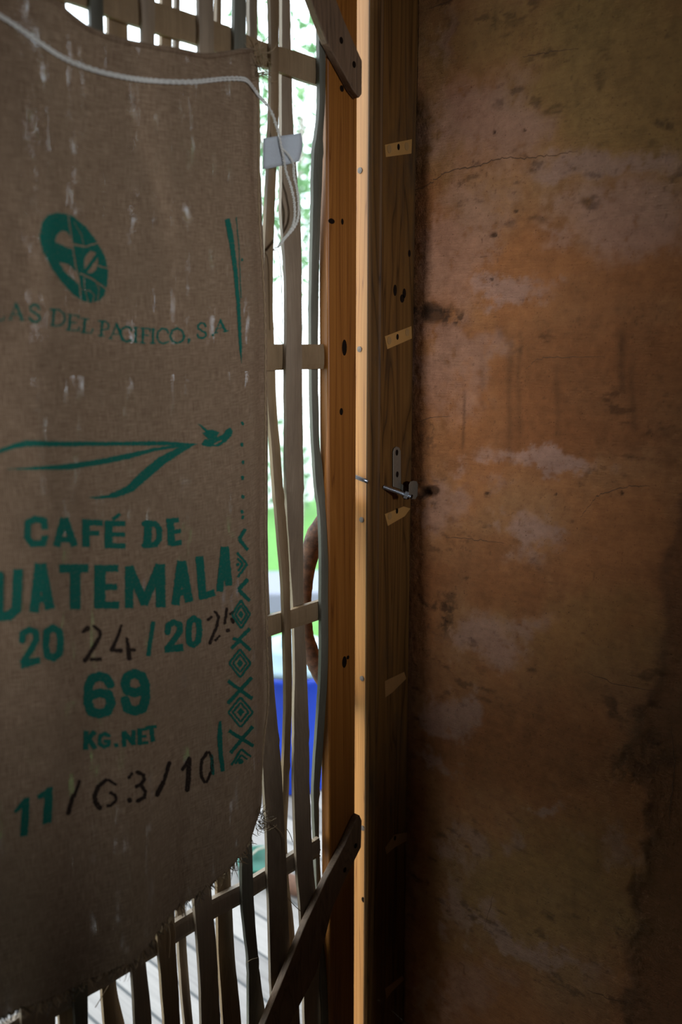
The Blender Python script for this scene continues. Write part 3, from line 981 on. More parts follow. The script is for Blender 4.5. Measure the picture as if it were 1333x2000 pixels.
faces = np.stack([q, q + NU, q + NU + 1, q + 1], -1)
sack = empty('coffee_sack', (XC, SY, float(bot_z(np.array([XC]))[0])), label='brown jute coffee sack with green and black printing hung on the bamboo gate', category='sack')
cloth = mk('cloth', verts, faces.tolist(), MAT['sack'], sack, smooth=True)


def put_uv(o, P):
    uvl = o.data.uv_layers.new(name='weave')
    li = np.zeros(len(o.data.loops), int)
    o.data.loops.foreach_get('vertex_index', li)
    # yarns follow the sag of the sack
    zrel = P[:, 2] - .35 * (top_z(P[:, 0]) + bot_z(P[:, 0])) * .5
    uvl.data.foreach_set('uv', np.stack([P[li, 0], zrel[li]], -1).ravel())


put_uv(cloth, verts)


def on_cloth(px, py, lift=0.0):
    d = ray(px, py)
    y = np.full(np.shape(px), SY)
    for _ in range(6):
        k = (y - EYE[1]) / d[..., 1]
        P = EYE + d * k[..., None]
        y = cloth_y(P[..., 0], P[..., 2]) - lift
    return P


# ---- the printing, rasterised finely and laid onto the cloth as ink
CELL = 0.75


class Ink:
    def __init__(self, x0, y0, x1, y1, ox, oy, s=560 / 1333):
        self.ox, self.oy, self.s = ox, oy, s
        self.x0, self.y0 = x0, y0
        self.nx, self.ny = int((x1 - x0) / CELL), int((y1 - y0) / CELL)
        gx = x0 + (np.arange(self.nx) + .5) * CELL
        gy = y0 + (np.arange(self.ny) + .5) * CELL
        self.X, self.Y = np.meshgrid(gx, gy)
        self.X = self.X + (fbm(self.X * .35, self.Y * .35, 201, 2) - .5) * 2.2
        self.Y = self.Y + (fbm(self.X * .35 + 70, self.Y * .35, 203, 2) - .5) * 2.2
        self.m = np.zeros(self.X.shape, bool)

    def c(self, pts): return [(self.ox + x * self.s, self.oy + y * self.s) for x, y in pts]

    def stroke(self, pts, w, cut=False):
        pts = self.c(pts)
        ws = np.linspace(w[0], w[1], len(pts)) if isinstance(w, tuple) else [w] * len(pts)
        if len(pts) == 1:
            pts = pts * 2; ws = list(ws) * 2
        for (a, b, w0, w1) in zip(pts[:-1], pts[1:], ws[:-1], ws[1:]):
            dx, dy = b[0] - a[0], b[1] - a[1]
            L = dx * dx + dy * dy + 1e-9
            t = np.clip(((self.X - a[0]) * dx + (self.Y - a[1]) * dy) / L, 0, 1)
            d = np.hypot(self.X - a[0] - t * dx, self.Y - a[1] - t * dy)
            hit = d < (w0 + (w1 - w0) * t) * self.s / 2
            self.m = self.m & ~hit if cut else self.m | hit
        return self

    def bar(self, pts, w, cut=False):
        """stroke with square ends"""
        for (a, b) in zip(pts[:-1], pts[1:]):
            dx, dy = b[0] - a[0], b[1] - a[1]
            L = math.hypot(dx, dy) + 1e-9
            nx, ny = -dy / L * w / 2, dx / L * w / 2
            self.poly([(a[0] + nx, a[1] + ny), (b[0] + nx, b[1] + ny), (b[0] - nx, b[1] - ny), (a[0] - nx, a[1] - ny)], cut)
        return self

    def poly(self, pts, cut=False):
        pts = self.c(pts)
        inside = np.zeros(self.m.shape, bool)
        for (x1, y1), (x2, y2) in zip(pts, pts[1:] + pts[:1]):
            if y1 == y2:
                continue
            cond = (y1 > self.Y) != (y2 > self.Y)
            inside ^= cond & (self.X < (x2 - x1) * (self.Y - y1) / (y2 - y1) + x1)
        self.m = self.m & ~inside if cut else self.m | inside
        return self

    def ell(self, cx, cy, rx, ry, rot=0, cut=False):
        k = 40
        a = math.radians(rot)
        return self.poly([(cx + rx * math.cos(t) * math.cos(a) - ry * math.sin(t) * math.sin(a), cy + rx * math.cos(t) * math.sin(a) + ry * math.sin(t) * math.cos(a))
                          for t in np.linspace(0, 2 * math.pi, k, endpoint=False)], cut)

    def ring(self, pts, w):
        return self.stroke(list(pts) + [pts[0]], w)

    def build(self, name, mat, label=None):
        V, Fq = [], []
        for j in range(self.ny):
            row = self.m[j]
            d = np.diff(np.concatenate([[0], row.astype(int), [0]]))
            for s, e in zip(np.where(d == 1)[0], np.where(d == -1)[0]):
                while s < e:
                    t = min(e, s + 9)
                    n = len(V)
                    xa, xb = self.x0 + s * CELL, self.x0 + t * CELL
                    ya, yb = self.y0 + j * CELL, self.y0 + (j + 1) * CELL
                    V += [(xa, ya), (xa, yb), (xb, yb), (xb, ya)]
                    Fq.append((n, n + 1, n + 2, n + 3))
                    s = t
        V = np.array(V)
        P = on_cloth(V[:, 0], V[:, 1], .0007)
        o = mk(name, P, Fq, MAT[mat], sack, smooth=True)
        put_uv(o, P)
        if label:
            o['label'] = label
        return o


# emblem: oval of half wing and half globe with a bean
k = Ink(70, 405, 225, 600, 0, 380)
k.poly([(262, 85), (310, 90), (345, 105), (400, 150), (450, 215), (490, 290), (503, 350), (500, 420), (485, 470), (460, 495), (420, 502), (385, 495), (340, 465), (290, 410), (240, 340), (200, 265), (184, 200), (195, 130), (222, 97)])
k.poly([(258, 222), (262, 195), (278, 172), (300, 168), (322, 182), (333, 220), (340, 256), (300, 240)], cut=True)
k.poly([(275, 314), (320, 325), (357, 360), (372, 422), (338, 393), (298, 355)], cut=True)
k.stroke([(317, 92), (340, 250), (352, 330), (368, 400), (378, 490)], 7, cut=True)
k.ell(424, 315, 33, 52, 8, cut=True)
k.stroke([(402, 352), (452, 282)], 17)
k.stroke([(345, 232), (400, 242), (462, 222)], 9, cut=True)
k.stroke([(375, 368), (430, 392), (495, 440)], 8, cut=True)
k.stroke([(462, 332), (500, 343)], 8, cut=True)
k.stroke([(380, 440), (420, 448), (440, 470), (432, 500)], 5, cut=True)
k.stroke([(412, 500), (395, 440), (390, 385)], 5, cut=True)
k.stroke([(440, 395), (462, 440), (455, 490)], 5, cut=True)
k.stroke([(345, 130), (380, 190), (390, 240)], 4, cut=True)
k.build('printed_emblem', 'ink_green', 'green oval emblem')

# company line, serif capitals
k = Ink(-14, 575, 450, 680, 0, 380)
def ser(*pairs):
    for p, w in pairs:
        k.stroke(p, w)
ser(([(-12, 515), (-12, 585)], 12), ([(-20, 588), (16, 582), (20, 568)], 6),
    ([(48, 578), (74, 510)], 6), ([(74, 508), (103, 580)], 12), ([(58, 557), (94, 557)], 5), ([(40, 580), (58, 580)], 5), ([(92, 584), (115, 584)], 5),
    ([(183, 534), (177, 517), (158, 511), (141, 522), (142, 537), (160, 550), (180, 562), (187, 578), (172, 593), (147, 589), (137, 572)], 10),
    ([(252, 534), (246, 607)], 11), ([(236, 533), (272, 535), (297, 552), (303, 580), (290, 604), (265, 612), (236, 606)], 8),
    ([(327, 560), (322, 630)], 11), ([(314, 557), (366, 563), (366, 577)], 6), ([(326, 594), (355, 597)], 6), ([(310, 628), (364, 633), (369, 617)], 6),
    ([(396, 578), (390, 640)], 11), ([(380, 576), (411, 580)], 5), ([(377, 638), (425, 645), (432, 627)], 6),
    ([(476, 590), (471, 656)], 11), ([(461, 587), (490, 590), (507, 604), (503, 624), (476, 630)], 7), ([(459, 655), (484, 658)], 5),
    ([(515, 668), (542, 604)], 6), ([(542, 602), (571, 672)], 12), ([(525, 648), (562, 650)], 5), ([(507, 668), (524, 670)], 5), ([(560, 674), (580, 675)], 5),
    ([(612, 633), (604, 618), (584, 614), (565, 630), (560, 652), (570, 676), (590, 684), (612, 676)], 9),
    ([(632, 620), (630, 686)], 11), ([(622, 618), (643, 619)], 5), ([(619, 686), (641, 687)], 5),
    ([(667, 622), (663, 688)], 11), ([(655, 620), (698, 624), (698, 637)], 6), ([(666, 652), (690, 654)], 6), ([(652, 688), (675, 690)], 5),
    ([(713, 626), (711, 690)], 11), ([(702, 625), (723, 626)], 5), ([(700, 690), (722, 691)], 5),
    ([(783, 642), (775, 627), (755, 623), (736, 638), (730, 660), (740, 684), (760, 693), (783, 684)], 9))
k.ring([(825, 622), (847, 632), (857, 657), (848, 682), (825, 691), (801, 682), (792, 657), (802, 632)], 10)
ser(([(880, 674), (877, 690)], (14, 6)),
    ([(957, 612), (950, 599), (935, 597), (921, 608), (922, 623), (940, 633), (957, 642), (960, 656), (944, 668), (926, 664), (918, 650)], 9),
    ([(990, 654)], 13), ([(1003, 640), (1024, 588)], 5), ([(1025, 584), (1050, 634)], 11), ([(1010, 622), (1045, 617)], 5), ([(996, 642), (1012, 641)], 5), ([(1040, 637), (1060, 633)], 5))
k.build('printed_company_lettering', 'ink_green')

# border down the side: bars, specks, chevrons and diamonds
k = Ink(405, 420, 500, 730, 0, 380)
k.poly([(1045, 118), (1068, 110), (1085, 180), (1105, 350), (1118, 520), (1126, 700), (1124, 790), (1112, 700), (1100, 500), (1085, 350), (1065, 220)])
k.stroke([(1099, 106), (1112, 240), (1118, 400), (1122, 480)], 4)
k.stroke([(1126, 300), (1127, 305)], 10)
k.build('printed_border', 'ink_green')
k = Ink(440, 800, 510, 1180, 0, 780)
for p in ((1128, 110), (1125, 208), (1131, 290), (1128, 362), (1130, 450), (1126, 520), (1129, 545)):
    k.stroke([p, (p[0] + 1, p[1] + 6)], 13)
k.bar([(1142, 603), (1113, 650), (1154, 700)], 17)
for a in (0, 1):
    k.bar([(1103 + a * 2, 712 + 26 * a), (1150 - a * 20, 766), (1106 + a * 2, 828 - a * 30)], 11)
k.stroke([(1107, 768)], 16)
k.bar([(1154, 836), (1110, 885), (1162, 937)], 18)
k.build('printed_border', 'ink_green')
k = Ink(405, 1160, 510, 1520, 0, 1180)
def diamond(cx, cy, rx, ry):
    for f_, w in ((1, 10), (.64, 9)):
        k.bar([(cx, cy - ry * f_), (cx + rx * f_, cy), (cx, cy + ry * f_), (cx - rx * f_, cy), (cx, cy - ry * f_)], w)
    k.poly([(cx, cy - ry * .30), (cx + rx * .3, cy), (cx, cy + ry * .3), (cx - rx * .3, cy)])
diamond(1122, 48, 42, 66)
k.bar([(1163, 113), (1112, 165), (1167, 214)], 17); k.bar([(1084, 160), (1118, 168), (1076, 206)], 16)
diamond(1117, 275, 50, 66)
k.bar([(1172, 340), (1060, 462)], 17); k.bar([(1060, 356), (1174, 440)], 17)
diamond(1120, 503, 57, 70)
k.bar([(1176, 568), (1072, 692)], 17); k.bar([(1064, 588), (1180, 660)], 17)
k.bar([(1076, 750), (1122, 674), (1168, 710)], 11); k.bar([(1094, 742), (1123, 700), (1152, 722)], 9); k.stroke([(1120, 732)], 26)
k.poly([(1018, 548), (1030, 540), (1034, 600), (1036, 680), (1047, 775), (1028, 780), (1016, 690), (1010, 620)])
k.stroke([(985, 705), (992, 788)], 13)
k.build('printed_border', 'ink_green')

# quetzal with streaming tail
k = Ink(-60, 820, 460, 985, 0, 780)
k.poly([(-130, 300), (-60, 256), (-10, 236), (60, 208), (120, 191), (250, 195), (500, 197), (760, 194), (860, 202), (935, 208), (860, 213), (700, 215), (450, 217), (250, 220), (130, 218), (60, 230), (-10, 252), (-60, 272)])
k.poly([(20, 325), (120, 317), (300, 302), (450, 280), (600, 250), (720, 225), (860, 206), (905, 211), (720, 241), (600, 277), (480, 302), (330, 326), (150, 328)])
k.poly([(408, 456), (500, 445), (590, 403), (660, 333), (740, 268), (830, 224), (912, 207), (852, 246), (772, 297), (702, 357), (622, 428), (540, 458), (440, 463)])
k.poly([(937, 208), (955, 186), (1000, 178), (1035, 166), (1052, 142), (1070, 131), (1083, 145), (1078, 170), (1052, 198), (1015, 219), (975, 220), (945, 217)])
k.poly([(916, 108), (940, 122), (966, 142), (985, 140), (1022, 152), (1005, 180), (965, 182), (940, 155), (957, 152)])
k.stroke([(1000, 208), (1030, 192)], 7, cut=True)
k.build('printed_bird', 'ink_green', 'green bird with three long tail streamers')

# CAFÉ DE
k = Ink(30, 995, 370, 1080, 0, 780)
k.ring([(208, 600), (206, 565), (165, 556), (130, 573), (126, 640), (150, 672), (200, 670), (208, 645)], 30); k.poly([(190, 605), (245, 605), (245, 632), (190, 632)], cut=True)
k.bar([(262, 686), (298, 552)], 34); k.bar([(300, 552), (348, 684)], 34); k.bar([(280, 652), (335, 652)], 26)
k.bar([(400, 556), (400, 686)], 36); k.bar([(382, 572), (478, 575)], 28); k.bar([(400, 622), (462, 622)], 24)
k.bar([(506, 562), (505, 692)], 38); k.bar([(488, 576), (583, 578)], 26); k.bar([(505, 628), (582, 628)], 22); k.bar([(488, 680), (584, 682)], 26); k.bar([(524, 558), (560, 532)], 17)
k.bar([(690, 562), (685, 692)], 38); k.stroke([(672, 578), (722, 578), (742, 602), (740, 652), (722, 674), (672, 680)], 28)
k.bar([(792, 556), (798, 680)], 36); k.bar([(774, 566), (833, 561)], 24); k.bar([(790, 618), (842, 612)], 20); k.bar([(794, 674), (846, 664)], 24)
k.build('printed_title_lettering', 'ink_green')
# (G)UATEMALA
k = Ink(-85, 1055, 462, 1220, 0, 780)
k.stroke([(-72, 850), (-90, 815), (-130, 815), (-148, 850), (-148, 990), (-130, 1022), (-92, 1022), (-74, 985), (-74, 935), (-108, 935)], 38)
k.stroke([(-4, 822), (-6, 985)], 44); k.bar([(84, 790), (76, 985)], 46); k.stroke([(76, 975), (40, 1008), (-6, 1008)], 44)
k.bar([(158, 990), (184, 764)], 44); k.bar([(192, 764), (232, 976)], 46); k.bar([(160, 930), (228, 926)], 30)
k.bar([(275, 787), (412, 785)], 40); k.bar([(350, 775), (350, 977)], 50)
k.bar([(466, 772), (464, 972)], 54); k.bar([(440, 787), (551, 785)], 34); k.bar([(465, 873), (546, 872)], 30); k.bar([(440, 956), (556, 957)], 34)
k.bar([(601, 775), (601, 972)], 40); k.bar([(746, 766), (748, 968)], 46); k.bar([(600, 778), (676, 955)], 40); k.bar([(744, 768), (668, 955)], 40)
k.bar([(816, 957), (842, 752)], 38); k.bar([(846, 752), (880, 942)], 40); k.bar([(812, 902), (880, 895)], 28)
k.bar([(928, 730), (944, 930)], 38); k.bar([(930, 918), (1000, 898)], 32)
k.bar([(1022, 894), (1044, 686)], 33); k.bar([(1047, 684), (1066, 866)], 34); k.bar([(1022, 836), (1068, 822)], 24)
k.build('printed_title_lettering', 'ink_green')
# crop year, weight, lot
k = Ink(20, 1195, 412, 1310, 0, 1180)
k.stroke([(104, 170), (106, 135), (135, 120), (166, 130), (170, 165), (140, 218), (108, 270)], 30); k.poly([(92, 262), (185, 245), (188, 275), (98, 302)])
k.ring([(245, 110), (275, 125), (282, 170), (278, 228), (250, 250), (220, 240), (213, 190), (217, 130)], 33)
k.bar([(714, 80), (689, 242)], 21)
k.stroke([(780, 130), (784, 98), (808, 85), (836, 96), (838, 125), (806, 172), (780, 205)], 29); k.poly([(765, 195), (852, 183), (855, 218), (766, 228)])
k.ring([(902, 66), (924, 82), (928, 120), (922, 172), (900, 190), (880, 178), (878, 130), (882, 84)], 29)
k.build('printed_date', 'ink_green')
k = Ink(150, 1185, 462, 1300, 0, 1180)
k.stroke([(387, 128), (408, 112)], (18, 24)); k.stroke([(438, 103), (463, 122), (468, 145), (450, 178), (396, 264)], (14, 20)); k.bar([(418, 258), (474, 256)], 17)
k.stroke([(566, 98), (548, 150), (520, 214)], (10, 20)); k.stroke([(520, 214), (560, 216)], (14, 22)); k.stroke([(590, 160), (598, 205), (602, 252)], (12, 24)); k.stroke([(612, 212), (626, 214)], 16)
k.stroke([(968, 72), (984, 60)], 13); k.stroke([(1000, 35), (1018, 58), (1010, 100), (976, 182)], (11, 15)); k.stroke([(1002, 168), (1022, 148)], 11)
k.stroke([(1056, 22), (1046, 88)], 12); k.stroke([(1072, 46), (1084, 36)], 11); k.stroke([(1078, 68), (1086, 84)], 14); k.stroke([(1060, 122)], 20)
k.build('stencilled_print', 'ink_black', 'black stencilled digits')
k = Ink(155, 1295, 310, 1470, 0, 1180)
k.stroke([(512, 372), (495, 345), (465, 335), (430, 345), (412, 380), (410, 460), (425, 500), (462, 510), (500, 498), (517, 460), (505, 420), (465, 412), (425, 425)], 44)
k.stroke([(583, 448), (592, 485), (628, 498), (664, 485), (678, 440), (676, 375), (660, 335), (625, 322), (592, 338), (582, 370), (592, 402), (630, 412), (672, 398)], 44)
k.bar([(401, 588), (399, 677)], 24); k.bar([(442, 592), (400, 640)], 24); k.bar([(412, 625), (444, 673)], 24)
k.stroke([(506, 612), (486, 602), (466, 612), (463, 650), (486, 664), (506, 654), (506, 638), (490, 638)], 18)
k.bar([(531, 656), (551, 654)], 19)
k.bar([(577, 590), (578, 664)], 22); k.bar([(621, 586), (621, 656)], 22); k.bar([(574, 592), (624, 652)], 22)
k.bar([(650, 578), (650, 655)], 22); k.bar([(640, 588), (686, 580)], 15); k.bar([(645, 618), (682, 612)], 14); k.bar([(642, 650), (692, 642)], 15)
k.bar([(676, 577), (729, 568)], 17); k.bar([(704, 568), (711, 640)], 22)
k.build('printed_weight', 'ink_green')
k = Ink(20, 1510, 115, 1645, 0, 1180)
k.poly([(64, 962), (88, 930), (110, 903), (138, 898), (136, 980), (128, 1078), (92, 1082), (102, 950), (70, 974)])
k.poly([(172, 890), (205, 868), (222, 852), (245, 849), (244, 930), (240, 1014), (198, 1026), (206, 898), (176, 910)])
k.build('printed_date', 'ink_green')
k = Ink(120, 1455, 425, 1600, 0, 1180)
k.stroke([(370, 825), (345, 895)], 15); k.stroke([(340, 890), (318, 972)], (18, 20))
k.stroke([(492, 818), (458, 848), (440, 892), (446, 925), (464, 946)], (18, 26)); k.stroke([(505, 818), (538, 838)], 13); k.stroke([(515, 876), (538, 890), (540, 912), (515, 938), (500, 938)], 14)
k.stroke([(600, 806), (612, 790)], 15); k.stroke([(640, 782), (668, 795), (672, 815), (655, 838), (635, 848)], 17); k.stroke([(660, 848), (677, 872), (672, 898), (640, 916)], 17); k.stroke([(603, 912)], 25)
k.stroke([(788, 738), (766, 815)], 18); k.stroke([(760, 828), (732, 886)], 22)
k.stroke([(850, 768), (876, 728)], 15); k.stroke([(880, 722), (877, 800), (872, 862)], 23)
k.stroke([(964, 690), (940, 725), (934, 765), (938, 805), (950, 826)], 14); k.stroke([(974, 690), (988, 725), (984, 775), (962, 826)], 13)
k.build('stencilled_print', 'ink_black', 'black stencilled digits')

# drawstring: a doubled white cord through the top hem
def cord_px(pts, n=90, lift=.0022):
    pts = np.array(pts, float)
    t = np.linspace(0, len(pts) - 1, n)
    x, y = smooth_curve(range(len(pts)), pts[:, 0], t), smooth_curve(range(len(pts)), pts[:, 1], t)
    return on_cloth(x, y, lift)


line = [(-210, -30), (-140, -12), (-60, 6), (0, 31), (40, 57), (80, 85), (115, 108), (150, 125), (195, 140), (240, 150), (270, 155), (300, 158), (340, 160), (380, 160), (410, 157), (440, 154), (470, 154), (483, 158), (492, 168), (505, 186), (521, 204)]
ds = G()
for off in (-2.4, 2.4):
    P = cord_px([(x, y + off) for x, y in line], 220)
    wob = np.arange(220)
    P = P + np.stack([0 * wob, .0004 * np.sin(wob * 1.9 + off), .0004 * np.cos(wob * 1.9)], -1)
    ds.tube(P, .0011 + .00025 * np.sin(wob * 2.1 + off), 7)
ds.build('drawstring', MAT['cord'], sack, smooth=True, label='white cotton drawstring')
# top hem: a rolled double fold over the cloth's upper edge
xs = np.linspace(XL, float(right_x(np.array([top_z(np.array([.74]))[0]]))[0]), 140)
hem = G()
P = np.stack([xs, cloth_y(xs, top_z(xs)) + .0012, top_z(xs) - .001], -1)
o = hem.tube(P, .0032 + .0007 * (fbm(xs * 60, xs * 0, 5, 3) - .5), 8).build('hem', MAT['sack'], sack, smooth=True)
put_uv(o, np.array(hem.v))
# the stitched side seam down the visible edge
zs = np.linspace(float(top_z(np.array([.71]))[0]) - .03, float(bot_z(np.array([.70]))[0]) + .05, 260)
xs2 = right_x(zs) - .0035 + .0006 * np.sin(np.arange(260) * 1.7)
P = np.stack([xs2, cloth_y(xs2, zs) - .0004, zs], -1)
seam = G()
seam.tube(P, .0011 + .0004 * np.sin(np.arange(260) * 1.7), 6).build('side_seam', MAT['fibre'], sack, smooth=True)
# frayed yarns of the lower edge and the corners
rs = random.Random(21)
fr_ = G(); fd = G()


def strand(g, p0, d, length, r, curl=1.0):
    p = np.array(p0, float); d = np.array(d, float); d /= np.linalg.norm(d)
    pts = [p.copy()]
    for i in range(6):
        d = d + np.array([rs.uniform(-.35, .35), rs.uniform(-.15, .15), rs.uniform(-.35, .35)]) * curl
        d /= np.linalg.norm(d)
        p = p + d * length / 6
        p[1] = min(p[1], -.004) if p[0] < .78 else p[1]
        pts.append(p.copy())
    g.tube(pts, [r, r, r, r * .9, r * .8, r * .6, r * .4], 4)


xe = SX[-1]
for i in range(380):
    j = rs.randrange(2, NU - 1)
    p0 = (SX[-1, j], SYY[-1, j], SZ[-1, j] + .003)
    strand(fr_ if rs.random() < .55 else fd, p0, (rs.uniform(-.7, .7), rs.uniform(-.35, .2), -1), rs.uniform(.006, .022), rs.uniform(.00035, .0007))
for i in range(46):
    a = rs.uniform(0, 1)
    p = on_cloth(np.array(497 + 16 * rs.random()), np.array(96 + 60 * rs.random() ** 1.4), .001)
    strand(fr_, p, (rs.uniform(-.4, 1), rs.uniform(-.6, 0), rs.uniform(-1, .8)), rs.uniform(.01, .028), rs.uniform(.0003, .0006), 1.6)
for i in range(80):
    p = on_cloth(np.array(500 + 22 * rs.random()), np.array(1580 + 40 * rs.random()), .001)
    strand(fd if rs.random() < .7 else fr_, p, (rs.uniform(-.3, 1), rs.uniform(-.6, 0), rs.uniform(-1, .4)), rs.uniform(.006, .020), rs.uniform(.00025, .0005), 2.6)
for pts in (((535, 1612), (549, 1625), (556, 1640), (557, 1665)), ((560, 1618), (567, 1630), (572, 1645)), ((561, 1752), (575, 1768), (590, 1782)), ((482, 1880), (492, 1874), (503, 1871)),
            ((318, 1780), (327, 1800), (333, 1830), (331, 1870)), ((330, 1775), (338, 1800), (343, 1825), (341, 1850)), ((345, 1720), (352, 1745), (358, 1770), (362, 1790)), ((212, 1925), (200, 1945), (186, 1968))):
    P = np.array([onY(x, y, -.0075) for x, y in pts])
    t = np.linspace(0, len(P) - 1, 16)
    fr_.tube(np.stack([smooth_curve(range(len(P)), P[:, i], t) for i in range(3)], -1), .0005, 5)
fr_.build('frayed_yarn', MAT['fibre'], sack, kind='stuff')
fd.build('frayed_yarn', MAT['dark_fibre'], sack, kind='stuff')

# hanging end of the cord, chain-stitched, looped past the tag
def chain(g, pts, y, n, amp=.0016, r=.0007):
    P = np.array([onY(px, py, y) for px, py in pts])
    t = np.linspace(0, len(P) - 1, n)
    P = np.stack([smooth_curve(range(len(P)), P[:, i], t) for i in range(3)], -1)
    a = np.arange(n) * .75
    for ph in (0, math.pi):
        Q = P + np.stack([amp * np.sin(a + ph), .0007 * np.cos(2 * a + ph), amp * .35 * np.cos(a + ph)], -1)
        g.tube(Q, r, 6)


tailc = G()
chain(tailc, [(521, 203), (532, 222), (540, 245), (545, 262), (549, 285), (553, 303), (559, 335), (569, 365), (575, 395), (576, 420), (572, 441), (562, 458), (552, 471), (543, 483)], -.0155, 330)
chain(tailc, [(551, 290), (563, 302), (573, 320), (575, 345), (581, 372), (584, 402), (582, 428), (572, 448), (556, 466), (544, 482)], -.0140, 260)
P = np.array([onY(x, y, -.012) for x, y in ((543, 483), (537, 484), (535, 489), (541, 488), (546, 500), (549, 530), (551, 575), (553, 640))])
t = np.linspace(0, len(P) - 1, 60)
tailc.tube(np.stack([smooth_curve(range(len(P)), P[:, i], t) for i in range(3)], -1), .0007, 6)
tailc.build('cord_end', MAT['cord'], sack, smooth=True, label='chain-stitched white cord end hanging loose')

# white cloth tag behind the cord
g = G()
top = [(515, 270), (535, 267), (560, 264), (588, 260)]
bot = [(514, 331), (535, 327), (562, 321), (584, 315)]
n = 14
for i in range(n):
    for j in range(8):
        a, b = i / (n - 1), j / 7
        tx_ = np.interp(a, [0, .3, .63, 1], [p[0] for p in top]); ty_ = np.interp(a, [0, .3, .63, 1], [p[1] for p in top])
        bx2 = np.interp(a, [0, .3, .63, 1], [p[0] for p in bot]); by2 = np.interp(a, [0, .3, .63, 1], [p[1] for p in bot])
        xx = tx_ + (bx2 - tx_) * b + (4.5 * math.sin(math.pi * b) if i == n - 1 else 0)
        g.v.append(tuple(onY(xx, ty_ + (by2 - ty_) * b, -.0105 - .0022 * math.sin(a * 5) * (.5 + b * .5))))
for i in range(n - 1):
    for j in range(7):
        g.f.append((i * 8 + j, i * 8 + j + 1, (i + 1) * 8 + j + 1, (i + 1) * 8 + j))
tag = g.build('cloth_tag', MAT['tag'], None, smooth=True, label='small blank white cloth tag hanging beside the sack edge', category='tag')
sm = tag.modifiers.new('thick', 'SOLIDIFY'); sm.thickness = .0008; sm.offset = 0

# ------------------------------------------------------------------ out of doors
G().box((-3.0, 0.0, -.12), (3.6, 1.55, 0.0)).build('deck', MAT['deck'], kind='structure')
G().box((-14, 1.55, -.30), (22, 5.6, -.14)).build('lawn', MAT['lawn'], kind='structure')
G().box((-14, 5.6, -.31), (22, 30, -.145)).build('ground', MAT['gravel'], kind='structure')


def at(px, py, z): return onZ(px, py, z)


def at_dist(px, py, D):
    d = ray(np.array(float(px)), np.array(float(py)))
    return EYE + d / math.hypot(d[0], d[1]) * D


# blue tub with a pale lid on the deck
c = at_dist(578, 1490, 2.78)
tub = empty('plastic_tub', (c[0], c[1], 0.0), label='blue plastic tub with pale lid on the deck behind the slats', category='tub')
G().lathe((c[0], c[1], 0.0), [(.120, 0.0), (.128, .012), (.140, .20), (.150, .395), (.157, .398), (.157, .418), (.150, .420)], 40).build('body', MAT['blue'], tub, smooth=True)
lid = G().lathe((c[0], c[1], .421), [(.160, 0), (.162, .012), (.158, .022), (.120, .030), (.112, .058), (.100, .066)], 40).build('lid', MAT['lid'], tub, smooth=True)
G().tube([(c[0] - .05, c[1], .478), (c[0] - .05, c[1], .520), (c[0] - .03, c[1], .532), (c[0] + .03, c[1], .532), (c[0] + .05, c[1], .520), (c[0] + .05, c[1], .478)], .008, 10).build('handle', MAT['lid'], lid, smooth=True)

# low pale stone bench beyond the tub
c = at_dist(585, 1165, 3.9)
bench = empty('stone_bench', (c[0], c[1], -.14), label='low pale grey stone bench on the lawn beyond the blue tub', category='bench')
a = math.radians(-42)
def rot(x, y): return (c[0] + x * math.cos(a) - y * math.sin(a), c[1] + x * math.sin(a) + y * math.cos(a))
s_ = G().prism([rot(-.75, -.2), rot(.75, -.2), rot(.75, .2), rot(-.75, .2)], .30, .40).build('seat', MAT['stone'], bench)
bevel(s_, .012)
for x in (-.55, .55):
    G().prism([rot(x - .12, -.16), rot(x + .12, -.16), rot(x + .12, .16), rot(x - .12, .16)], -.14, .30).build('leg', MAT['stone'], bench)

# a round pole lying on the deck and a small green bucket
p0, p1 = at(556, 1722, .026), at(640, 1752, .026)
d = (p1 - p0) / np.linalg.norm(p1 - p0)
pole = G().tube([p0 - d * .02, p0 + d * .1, p1, p1 + d * .35], .026, 16).build('wooden_pole', MAT['branch'], None, smooth=True, label='round brown wooden pole lying on the pale deck behind the slats', category='pole')
c = at(505, 1712, 0.0)
bk_ = empty('bucket', (c[0], c[1], 0.0), label='small green bucket on the deck left of the wooden pole', category='bucket')
G().lathe((c[0], c[1], 0.0), [(.050, 0), (.054, .004), (.058, .050), (.062, .052), (.062, .058), (.057, .058), (.052, .02)], 28).build('body', MAT['green_pot'], bk_, smooth=True)
G().tube([(c[0] - .060, c[1], .052), (c[0] - .05, c[1], .072), (c[0], c[1], .084), (c[0] + .05, c[1], .072), (c[0] + .060, c[1], .052)], .003, 6).build('handle', MAT['dull_steel'], bk_, smooth=True)

# trees and bushes of the garden
def leaf_cloud(g, c, rx, ry, rz, n, size, rr):
    for _ in range(n):
        while True:
            p = np.array([rr.uniform(-1, 1) for _ in range(3)])
            if p @ p < 1:
                break
        q = np.array(c) + p * np.array([rx, ry, rz])
        L = size * rr.uniform(.6, 1.3)
        d = np.array([rr.gauss(0, 1), rr.gauss(0, 1), rr.gauss(-.3, .7)]); d /= np.linalg.norm(d)
        s = np.cross(d, [rr.gauss(0, 1), rr.gauss(0, 1), rr.gauss(0, 1)]); s /= np.linalg.norm(s) + 1e-9
        nrm = np.cross(d, s)
        w = L * .24
        g.add([q, q + d * L * .35 + s * w + nrm * L * .05, q + d * L * .7 + s * w * .8 + nrm * L * .03, q + d * L - nrm * L * .08, q + d * L * .7 - s * w * .8 + nrm * L * .03, q + d * L * .35 - s * w + nrm * L * .05],
              [(0, 1, 2, 3, 4, 5)])


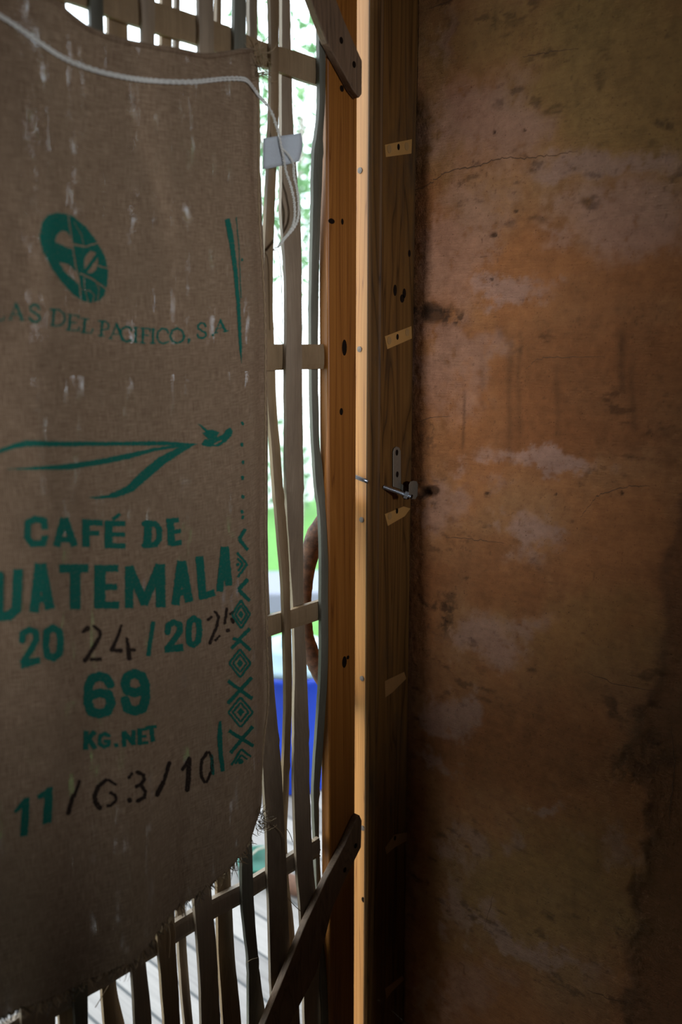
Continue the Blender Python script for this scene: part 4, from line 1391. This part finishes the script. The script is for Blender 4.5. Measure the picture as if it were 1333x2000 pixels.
def tree(az, D, h, crown, n, label, lean=0.0, seed=1, trunk=.09):
    a = math.radians(48 + az)
    b = np.array([math.sin(a) * D, -.82 + math.cos(a) * D, -.15])
    rr = random.Random(seed)
    t_ = empty('garden_tree', tuple(b), label=label, category='tree', group='trees in the garden')
    top = b + np.array([lean, lean * .4, h])
    pts = [b + (top - b) * f + np.array([rr.uniform(-.05, .05), rr.uniform(-.05, .05), 0]) * (f > 0) for f in np.linspace(0, 1, 7)]
    tk = G().tube(pts, np.linspace(trunk, trunk * .35, 7), 9)
    for k in range(5):
        s0 = pts[3 + k % 3]
        e = s0 + np.array([rr.uniform(-1, 1) * crown, rr.uniform(-1, 1) * crown, rr.uniform(.2, .8) * crown])
        tk.tube([s0, (s0 + e) / 2 + np.array([0, 0, .1]), e], [trunk * .4, trunk * .28, trunk * .12], 6)
    tk.build('trunk', MAT['bark'], t_, smooth=True)
    lf = G()
    for k in range(9):
        c_ = top + np.array([rr.uniform(-.8, .8) * crown, rr.uniform(-.8, .8) * crown, rr.uniform(-1.0, .5) * crown])
        leaf_cloud(lf, c_, crown * .5, crown * .5, crown * .4, n // 9, .075, rr)
    lf.build('foliage', MAT['leaf'], t_)


def bush(az, D, h, r, n, label, seed):
    a = math.radians(48 + az)
    b = np.array([math.sin(a) * D, -.82 + math.cos(a) * D, -.14])
    rr = random.Random(seed)
    t_ = empty('garden_bush', tuple(b), label=label, category='bush', group='bushes in the garden')
    st = G()
    for k in range(7):
        e = b + np.array([rr.uniform(-r, r) * .7, rr.uniform(-r, r) * .7, h * rr.uniform(.6, .95)])
        st.tube([b + np.array([rr.uniform(-.04, .04), rr.uniform(-.04, .04), 0]), (b + e) / 2 + np.array([0, 0, .06]), e], [.012, .009, .004], 5)
    st.build('stem', MAT['bark'], t_)
    lf = G()
    leaf_cloud(lf, b + np.array([0, 0, h * .55]), r, r, h * .5, n, .10, rr)
    lf.build('foliage', MAT['leaf'], t_)


tree(-3.3, 6.0, 3.1, .85, 1900, 'slim pale garden tree seen beside the gate post', .1, 1, .05)
tree(-7.5, 11.0, 4.2, .85, 1900, 'leafy garden tree behind the top right corner of the sack', -.1, 2, .10)
tree(-14.5, 13.0, 4.6, .95, 1900, 'leafy garden tree behind the middle of the sack', .1, 3, .10)
tree(-21.5, 7.0, 3.2, .80, 1900, 'leafy garden tree behind the top left of the sack', 0, 4, .08)
bush(-3.4, 8.6, .95, .70, 330, 'low green bush beyond the stone bench', 11)
bush(-14.0, 9.0, 1.2, .75, 700, 'green bush hidden mostly by the middle of the sack', 12)
